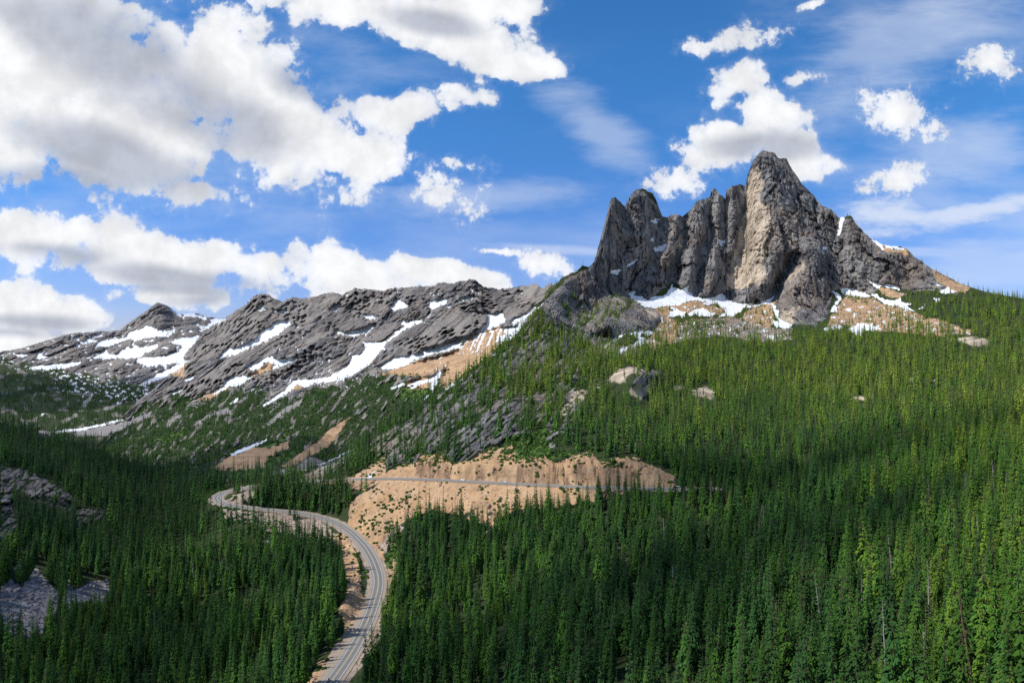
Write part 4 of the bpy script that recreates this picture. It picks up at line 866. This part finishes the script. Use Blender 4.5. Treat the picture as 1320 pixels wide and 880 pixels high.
# ------------------------------------------------------------------ vehicles on the road
def road_at(px_, upper):
    """index of the road point that lies nearest to a surveyed column, on the upper or the lower leg"""
    q = CX+RD[:,0]/RD[:,1]*F; ok = (np.arange(NR) > NR*0.62) == upper
    return int(np.argmin(np.where(ok, np.abs(q-px_), 1e9)))
GLASS = simple('dark_window_glass', (0.02,0.025,0.03), 0.1, 0.1); TYRE = simple('tyre_rubber', (0.02,0.02,0.02), 0.85, 0.2); WPAINT = simple('white_car_paint', (0.78,0.78,0.78), 0.3, 0.03); SPAINT = simple('silver_blue_car_paint', (0.55,0.6,0.68), 0.3, 0.03); DARKP = simple('dark_metal', (0.03,0.03,0.035), 0.4, 0.2)
def car(name, label, cat, px_, upper, lane, paint, prof, W, wheels):
    i = road_at(px_, upper); p = RD[i]; n = RN[i]; ang = math.atan2(RT[i,1], RT[i,0])
    t = thing(name, label, cat, (p[0]+n[0]*lane, p[1]+n[1]*lane, p[2]+0.09), ang)
    bm = bmesh.new(); L = [bm.verts.new((x, -W/2+(0.12 if z > 1.05 else 0), z)) for x, z in prof]; Rr = [bm.verts.new((x, W/2-(0.12 if z > 1.05 else 0), z)) for x, z in prof]
    k = len(prof)
    for a in range(k): bm.faces.new((L[a], L[(a+1)%k], Rr[(a+1)%k], Rr[a]))
    bm.faces.new(L[::-1]); bm.faces.new(Rr); bmesh.ops.recalc_face_normals(bm, faces=bm.faces); bmesh.ops.bevel(bm, geom=bm.edges[:], offset=0.05, segments=2, affect='EDGES')
    obj('body', bm, paint, t)
    top = max(z for x, z in prof); xs = [x for x, z in prof if z > top-0.12]
    for sg in (-1, 1):
        bm = bmesh.new(); y = sg*(W/2-0.085); bm.faces.new([bm.verts.new((x, y+sg*(0.03 if z < 1.2 else -0.0), z)) for x, z in ((min(xs)+.05,top-.12),(max(xs)-.05,top-.12),(max(xs)+.35,1.08),(min(xs)-.2,1.08))])
        bmesh.ops.solidify(bm, geom=bm.faces[:], thickness=0.05); obj('window', bm, GLASS, t)
    for x in wheels:
        for sg in (-1, 1):
            bm = bmesh.new(); bmesh.ops.create_cone(bm, cap_ends=True, segments=16, radius1=.34, radius2=.34, depth=.24, matrix=Matrix.Translation((x, sg*(W/2-.1), .34)) @ Matrix.Rotation(R(90), 4, 'X')); obj('wheel', bm, TYRE, t)
    return t
CARP = [(-2.2,.35),(-2.25,.75),(-2.1,1.0),(-1.6,1.05),(-1.0,1.5),(.5,1.52),(1.1,1.05),(2.0,.92),(2.25,.7),(2.25,.35)]
VANP = [(-2.9,.4),(-2.95,1.1),(-2.85,2.3),(-2.7,2.45),(1.2,2.45),(1.6,2.3),(2.2,1.35),(2.8,1.15),(2.95,.9),(2.95,.4)]
car('silver_car', 'pale silver-blue car on the upper road below the orange rock cut', 'car', 648, True, 1.9, SPAINT, CARP, 1.8, (-1.4,1.4))
car('white_car', 'small white car on the upper road further along, beside the snow patch', 'car', 594, True, 1.9, WPAINT, CARP, 1.8, (-1.4,1.4))
car('white_van', 'white van at the end of the upper road where the forest begins', 'van', 873, True, -1.9, WPAINT, VANP, 2.1, (-1.9,1.9))

# motorcycle with rider on the lower road
i = road_at(425, False); i = min(range(NR//2), key=lambda q: abs(CY-RD[q,2]/RD[q,1]*F-876)); p = RD[i]; n = RN[i]; ang = math.atan2(RT[i,1], RT[i,0]); base = Vector((p[0]+n[0]*1.9, p[1]+n[1]*1.9, p[2]+.09))
mc = thing('motorcycle', 'dark motorcycle riding on the lower road at the bottom edge of the photo', 'motorcycle', base, ang)
for x in (-.7,.7):
    bm = bmesh.new(); bmesh.ops.create_cone(bm, cap_ends=True, segments=18, radius1=.33, radius2=.33, depth=.14, matrix=Matrix.Translation((x,0,.33)) @ Matrix.Rotation(R(90),4,'X')); obj('wheel', bm, TYRE, mc)
bm = bmesh.new(); prof = [(-.75,.75),(-.3,.62),(-.1,.45),(.35,.4),(.5,.7),(.62,1.0),(.35,1.0),(.1,.95),(-.2,.82),(-.8,.9)]
a = [bm.verts.new((x,-.16,z)) for x, z in prof]; b = [bm.verts.new((x,.16,z)) for x, z in prof]
for q in range(len(prof)): bm.faces.new((a[q],a[(q+1)%len(prof)],b[(q+1)%len(prof)],b[q]))
bm.faces.new(a[::-1]); bm.faces.new(b); bmesh.ops.recalc_face_normals(bm, faces=bm.faces); obj('body', bm, DARKP, mc)
bm = bmesh.new(); bmesh.ops.create_cone(bm, cap_ends=True, segments=8, radius1=.02, radius2=.02, depth=.75, matrix=Matrix.Translation((.45,0,1.08)) @ Matrix.Rotation(R(90),4,'X')); obj('handlebar', bm, DARKP, mc)
def skin_body(name, joints, edges, m):
    me = bpy.data.meshes.new(name); me.from_pydata([j[0] for j in joints], edges, []); o = bpy.data.objects.new(name, me); C.objects.link(o); me.materials.append(m)
    sk = o.modifiers.new('skin', 'SKIN'); ss = o.modifiers.new('sub', 'SUBSURF'); ss.levels = ss.render_levels = 1
    if not me.skin_vertices: me.attributes  # created by the modifier
    for d, j in zip(me.skin_vertices[0].data, joints): d.radius = (j[1], j[1])
    me.skin_vertices[0].data[0].use_root = True
    return o
J = [((-.25,0,.92),.17),((-.12,0,1.2),.18),((.0,0,1.42),.17),((.06,0,1.55),.07),((.1,0,1.68),.12),((.12,0,1.8),.1),
     ((.02,.2,1.4),.08),((.22,.28,1.2),.06),((.44,.3,1.1),.045),((.02,-.2,1.4),.08),((.22,-.28,1.2),.06),((.44,-.3,1.1),.045),
     ((-.2,.14,.88),.12),((.2,.24,.82),.09),((-.02,.24,.4),.07),((.1,.24,.34),.06),((-.2,-.14,.88),.12),((.2,-.24,.82),.09),((-.02,-.24,.4),.07),((.1,-.24,.34),.06)]
E = [(0,1),(1,2),(2,3),(3,4),(4,5),(2,6),(6,7),(7,8),(2,9),(9,10),(10,11),(0,12),(12,13),(13,14),(14,15),(0,16),(16,17),(17,18),(18,19)]
try:
    rider = skin_body('person', J, E, DARKP); rider.location = base; rider.rotation_euler = (0,0,ang); rider['label'] = 'rider in dark clothes sitting on the motorcycle'; rider['category'] = 'person'
except Exception as ex: print('rider', ex)
# white marker post beside the lower road
i = min(range(NR//2), key=lambda q: abs(CY-RD[q,2]/RD[q,1]*F-853)); p = RD[i]; n = RN[i]
t = thing('marker_post', 'small white marker on the right shoulder of the lower road', 'marker', (p[0]-n[0]*5.4, p[1]-n[1]*5.4, p[2]-.05))
bm = bmesh.new(); bmesh.ops.create_cube(bm, size=1, matrix=Matrix.Translation((0,0,.6)) @ Matrix.Diagonal((.1,.1,1.2,1))); obj('post', bm, GREYWOOD, t)
bm = bmesh.new(); bmesh.ops.create_cube(bm, size=1, matrix=Matrix.Translation((0,-.08,1.25)) @ Matrix.Diagonal((.6,.05,.6,1))); bmesh.ops.bevel(bm, geom=bm.edges[:], offset=.02, affect='EDGES'); obj('sign_face', bm, WPAINT, t)

# ------------------------------------------------------------------ sun and sky
SUN_EL, SUN_AZ = 50.0, -100.0           # azimuth from the view direction (+Y), clockwise; negative = left
el, az = R(SUN_EL), R(SUN_AZ)
LD = Vector((math.sin(az)*math.cos(el), math.cos(az)*math.cos(el), math.sin(el)))   # towards the sun
sl = bpy.data.lights.new('sun', 'SUN'); sl.energy = 4.2; sl.angle = R(0.5); sl.color = (1.0, 0.955, 0.88)
so = bpy.data.objects.new('sun', sl); C.objects.link(so); so.rotation_euler = (-LD).to_track_quat('-Z', 'Y').to_euler(); so.location = (0, 0, 3000)

w = bpy.data.worlds.new('World'); bpy.context.scene.world = w; w.use_nodes = True; w.cycles.sampling_method = 'NONE'; t = w.node_tree; k = NT(t)
bg = t.nodes['Background']; BGS = 0.10; bg.inputs['Strength'].default_value = BGS
st = k.n('ShaderNodeTexSky', sky_type='NISHITA'); st.sun_disc = False; st.sun_elevation = el; st.sun_rotation = az; st.altitude = 1700; st.air_density = 1.0; st.dust_density = 0.6; st.ozone_density = 2.5
tc = k.n('ShaderNodeTexCoord').outputs['Generated']; sx = k.n('ShaderNodeSeparateXYZ'); t.links.new(tc, sx.inputs[0]); dx, dy, dz = sx.outputs
yy = k.m('MAXIMUM', dy, 0.12); u = k.m('DIVIDE', dx, yy); v = k.m('DIVIDE', dz, yy)
cv = k.n('ShaderNodeCombineXYZ'); t.links.new(u, cv.inputs[0]); t.links.new(v, cv.inputs[1]); uv = cv.outputs[0]
def fbmn(scale, detail, rough, off=(0,0,0), sc=(1,1,1), rot=0):
    mp = k.n('ShaderNodeMapping'); t.links.new(uv, mp.inputs[0]); mp.inputs['Location'].default_value = off; mp.inputs['Scale'].default_value = sc; mp.inputs['Rotation'].default_value = (0,0,rot)
    x = k.n('ShaderNodeTexNoise', noise_dimensions='2D'); t.links.new(mp.outputs[0], x.inputs['Vector'])
    x.inputs['Scale'].default_value = scale; x.inputs['Detail'].default_value = detail; x.inputs['Roughness'].default_value = rough
    return x.outputs['Fac']
def blob(cx, cy, rx, ry, rot=0.0):
    mp = k.n('ShaderNodeMapping', vector_type='TEXTURE'); t.links.new(uv, mp.inputs[0])
    mp.inputs['Location'].default_value = ((cx-CX)/F, (CY-cy)/F, 0); mp.inputs['Rotation'].default_value = (0,0,-R(rot)); mp.inputs['Scale'].default_value = (rx/F, ry/F, 1)
    g = k.n('ShaderNodeVectorMath', operation='LENGTH'); t.links.new(mp.outputs[0], g.inputs[0]); return g.outputs['Value']
def field(bl):
    acc = None
    for b in bl:
        d = blob(*b); acc = d if acc is None else k.n_min(acc, d)
    return acc
NT.n_min = lambda s, a, b: s.m('SMOOTH_MIN', a, b, 0.25)
CL = [(40,60,290,140,0),(120,180,270,95,8),(330,130,190,90,25),(525,140,95,34,-12),(430,195,120,42,10),(330,190,90,36,5),(250,248,80,26,0),(20,205,110,50,0),
      (430,5,85,42,8),(560,35,140,42,14),(690,88,70,28,12),(640,5,100,30,0),
      (60,300,110,38,6),(190,335,170,44,10),(340,345,110,44,4),(440,352,110,34,10),(575,352,85,20,10),(60,402,130,32,3),(0,440,90,22,0),(230,380,90,22,0),(480,385,120,20,0),
      (955,105,55,36,10),(985,140,72,42,5),(945,180,62,36,-10),(1020,190,58,34,12)]
CS = [(592,212,36,11,5),(580,250,50,27,12),(710,341,40,20,8),(640,324,34,6,4),(868,230,42,22,-15),(1040,100,40,9,-4),(905,200,38,26,0),
      (965,48,50,19,-8),(895,62,18,14,0),(1275,80,40,26,8),(1155,140,46,36,5),(1150,235,56,22,-18),(1205,165,26,30,0),(1050,5,24,6,-20)]
D = field(CL)
n1 = fbmn(6.5, 8, 0.60); n2 = fbmn(22.0, 6, 0.6, (3.1,1.7,0)); 
vor = k.n('ShaderNodeTexVoronoi', feature='F1', voronoi_dimensions='2D'); vor.inputs['Scale'].default_value = 26; vor.inputs['Detail'].default_value = 2
wv = k.n('ShaderNodeVectorMath', operation='ADD'); t.links.new(uv, wv.inputs[0]); mp2 = k.n('ShaderNodeCombineXYZ'); t.links.new(k.m('MULTIPLY', n2, 0.05), mp2.inputs[0]); t.links.new(k.m('MULTIPLY', n1, 0.05), mp2.inputs[1]); t.links.new(mp2.outputs[0], wv.inputs[1]); t.links.new(wv.outputs[0], vor.inputs['Vector'])
puff = vor.outputs['Distance']
n3 = fbmn(20.0, 8, 0.66, (6.1,2.2,0))
dens = k.m('SUBTRACT', 1.12, D)
dens = k.m('ADD', dens, k.m('MULTIPLY', k.m('SUBTRACT', n1, 0.5), 2.1)); dens = k.m('ADD', dens, k.m('MULTIPLY', k.m('SUBTRACT', n2, 0.5), 0.7)); dens = k.m('SUBTRACT', dens, k.m('MULTIPLY', puff, 0.30))
dsm = k.m('ADD', k.m('SUBTRACT', 0.85, field(CS)), k.m('ADD', k.m('MULTIPLY', k.m('SUBTRACT', n3, 0.5), 3.6), k.m('MULTIPLY', k.m('SUBTRACT', n2, 0.5), 0.8)))
dens = k.m('MAXIMUM', dens, k.m('MULTIPLY', dsm, 0.4))
alpha = k.m('ADD', k.m('MULTIPLY', k.step(-0.02, 0.17, dens), 0.64), k.m('MULTIPLY', k.step(-0.22, 0.5, dens), 0.36))
SH = [(130,60,190,56,24),(250,135,140,44,24),(60,236,130,28,0),(150,205,150,34,18),(230,364,130,18,8),(310,392,90,12,4),(400,110,70,26,20),(560,30,70,18,10),(60,330,80,16,4),(40,420,100,14,0),(975,190,80,18,0),(585,262,36,10,0)]
g = k.m('SUBTRACT', 1.0, field(SH)); g = k.m('ADD', g, k.m('MULTIPLY', k.m('SUBTRACT', fbmn(6, 4, .5, (9,4,0)), 0.5), 1.1)); g = k.m('MULTIPLY', k.step(-0.45, 0.6, g), k.step(-0.1, 0.5, k.m('SUBTRACT', 1.0, D)))
lit = k.m('ADD', 0.84, k.m('MULTIPLY', k.step(0.3, 0.7, fbmn(14, 8, .6, (5,2,0))), 0.18))
cw = k.mix(1.0, (1,1,1), (1,1,1)); 
def grey(f, a, b): return k.mix(f, a, b)
cc = k.mix(g, (9.05,9.15,9.3), (4.9,5.25,6.05)); vm = k.n('ShaderNodeVectorMath', operation='SCALE'); t.links.new(cc, vm.inputs[0]); t.links.new(lit, vm.inputs['Scale']); cc = vm.outputs[0]
# thin high cirrus
ci = k.m('MULTIPLY', k.step(0.42, 0.78, fbmn(2.2, 7, .6, (1,3,0), (1,3.2,1), R(20))), 0.35); ci = k.m('MULTIPLY', ci, k.step(0.30,0.62, fbmn(1.6, 3, .5, (7,7,0))))
W2 = k.m('MULTIPLY', k.step(-0.3, 0.8, k.m('ADD', k.m('SUBTRACT', 1.0, field([(1250,273,150,17,-9),(1140,280,90,26,4)])), k.m('MULTIPLY', k.m('SUBTRACT', fbmn(9, 8, .62, (4,1,0), (1,3,1), R(8)), 0.5), 2.2))), 0.8)
WS = field([(1310,345,150,38,0),(1190,325,90,7,2),(770,165,110,40,35),(620,255,160,30,0),(700,320,120,8,4),(1150,60,160,60,-20),(1250,190,120,50,-10)])
ws = k.m('MULTIPLY', k.step(-0.15, 0.75, k.m('ADD', k.m('SUBTRACT', 1.0, WS), k.m('MULTIPLY', k.m('SUBTRACT', fbmn(4, 8, .62, (2,8,0), (1,4,1), R(8)), 0.5), 1.8))), 0.36)
thin_ = k.m('MAXIMUM', k.m('MINIMUM', k.m('ADD', ci, ws), 0.7), W2)
front = k.step(0.1, 0.2, dy)
# the sky behind the viewer: scattered cumulus
gen = k.n('ShaderNodeTexNoise'); t.links.new(tc, gen.inputs['Vector']); gen.inputs['Scale'].default_value = 3.0; gen.inputs['Detail'].default_value = 3
ga = k.m('MULTIPLY', k.step(0.5, 0.62, gen.outputs['Fac']), k.m('SUBTRACT', 1.0, front))
alpha = k.m('MAXIMUM', k.m('MULTIPLY', alpha, front), ga); thin_ = k.m('MULTIPLY', thin_, front)
hs = k.n('ShaderNodeHueSaturation'); t.links.new(st.outputs[0], hs.inputs['Color']); hs.inputs['Saturation'].default_value = 1.18; hs.inputs['Value'].default_value = 1.0; tint = k.mix(1.0, hs.outputs[0], (0.80,1.30,1.50), 'MULTIPLY')
low = k.step(0.0, 0.42, v); tint = k.mix(1.0, tint, k.mix(low, (0.90,0.58,0.80), (0.86,0.94,1.0)), 'MULTIPLY')
c = k.mix(thin_, tint, (7.0,7.6,8.8)); c = k.mix(alpha, c, cc)
t.links.new(c, bg.inputs['Color'])

# ------------------------------------------------------------------ unseen clouds overhead, put in to shade the valley and slopes
def cloud_mesh(name, parts, seed, m):
    r = random.Random(seed); bm = bmesh.new()
    for (x, y, z, a, b, c) in parts:
        bmesh.ops.create_icosphere(bm, subdivisions=4, radius=1, matrix=Matrix.Translation((x,y,z)) @ Matrix.Diagonal((a,b,c,1)))
    co = np.array([v.co[:] for v in bm.verts]); n = fbm(co[:,0]/260, co[:,1]/260, co[:,2]/260, 5, .6)
    bm.normal_update()
    amp = 0.45*min(min(q[3], q[4]) for q in parts)
    for v, q in zip(bm.verts, n): v.co += v.normal*float(q)*amp
    o = obj(name, bm, m, None, True); o['kind'] = 'stuff'; o['label'] = 'white cloud overhead out of view, added to shade the valley'; o['category'] = 'cloud'; o['group'] = 'added shade clouds overhead'; return o
cm, ct, cb = mat('cloud_white'); cb.inputs['Base Color'].default_value = (.9,.9,.9,1)
trn = ct.nodes.new('ShaderNodeBsdfTransparent'); mxs = ct.nodes.new('ShaderNodeMixShader'); mxs.inputs[0].default_value = 0.36     # thin broken cloud lets part of the sun through
ct.links.new(trn.outputs[0], mxs.inputs[1]); ct.links.new(cb.outputs[0], mxs.inputs[2]); ct.links.new(mxs.outputs[0], ct.nodes['Material Output'].inputs['Surface'])
CLOUD_H = 1500.0
def over(x, y, z): q = CLOUD_H/LD.z; return (x+LD.x*q, y+LD.y*q, z+CLOUD_H)
def shade(name, spots, seed):
    cloud_mesh(name, [(*over(x, y, z), a, b, 110) for x, y, z, a, b in spots], seed, cm)
shade('cloud', [(-620,780,-170,280,280),(-1180,1500,-220,300,260),(-360,430,-180,150,110),(-400,1000,-180,160,130)], 3)
shade('cloud', [(20,370,-150,110,70),(190,430,-140,120,60)], 4)
shade('cloud', [(190,600,-110,110,55),(400,640,-80,110,50)], 5)
shade('cloud', [(-1700,2500,-50,420,330),(-2400,2700,0,420,330)], 6)

# ------------------------------------------------------------------ thin mountain haze
HAZE = 0.0
if HAZE:
    hm = bpy.data.materials.new('haze'); hm.use_nodes = True; ht = hm.node_tree; ht.nodes.clear()
    ho = ht.nodes.new('ShaderNodeOutputMaterial'); hv = ht.nodes.new('ShaderNodeVolumePrincipled'); ht.links.new(hv.outputs[0], ho.inputs['Volume'])
    hv.inputs['Color'].default_value = (.72,.86,1,1); hv.inputs['Density'].default_value = HAZE; hv.inputs['Anisotropy'].default_value = 0.0
    bm = bmesh.new(); bmesh.ops.create_cube(bm, size=1, matrix=Matrix.Translation((0, 2600, -300)) @ Matrix.Diagonal((9000, 5600, 2000, 1)))
    hz = obj('haze', bm, hm); hz['kind'] = 'stuff'; hz['label'] = 'thin bluish haze in the mountain air'; hz['category'] = 'haze'
# ------------------------------------------------------------------ camera and render settings
cam = bpy.data.cameras.new('camera'); cam.sensor_width = 36; cam.lens = 24.0; cam.clip_start = 1; cam.clip_end = 30000
co = bpy.data.objects.new('camera', cam); C.objects.link(co); co.location = (0,0,0); co.rotation_euler = (R(90), 0, 0)
sc = bpy.context.scene; sc.camera = co
sc.view_settings.view_transform = 'Standard'; sc.view_settings.look = 'None'; sc.view_settings.gamma = 1; sc.view_settings.exposure = 0.12
sc.render.engine = 'CYCLES'; sc.cycles.max_bounces = 4; sc.cycles.diffuse_bounces = 2; sc.cycles.glossy_bounces = 1; sc.cycles.transmission_bounces = 2; sc.cycles.use_denoising = False
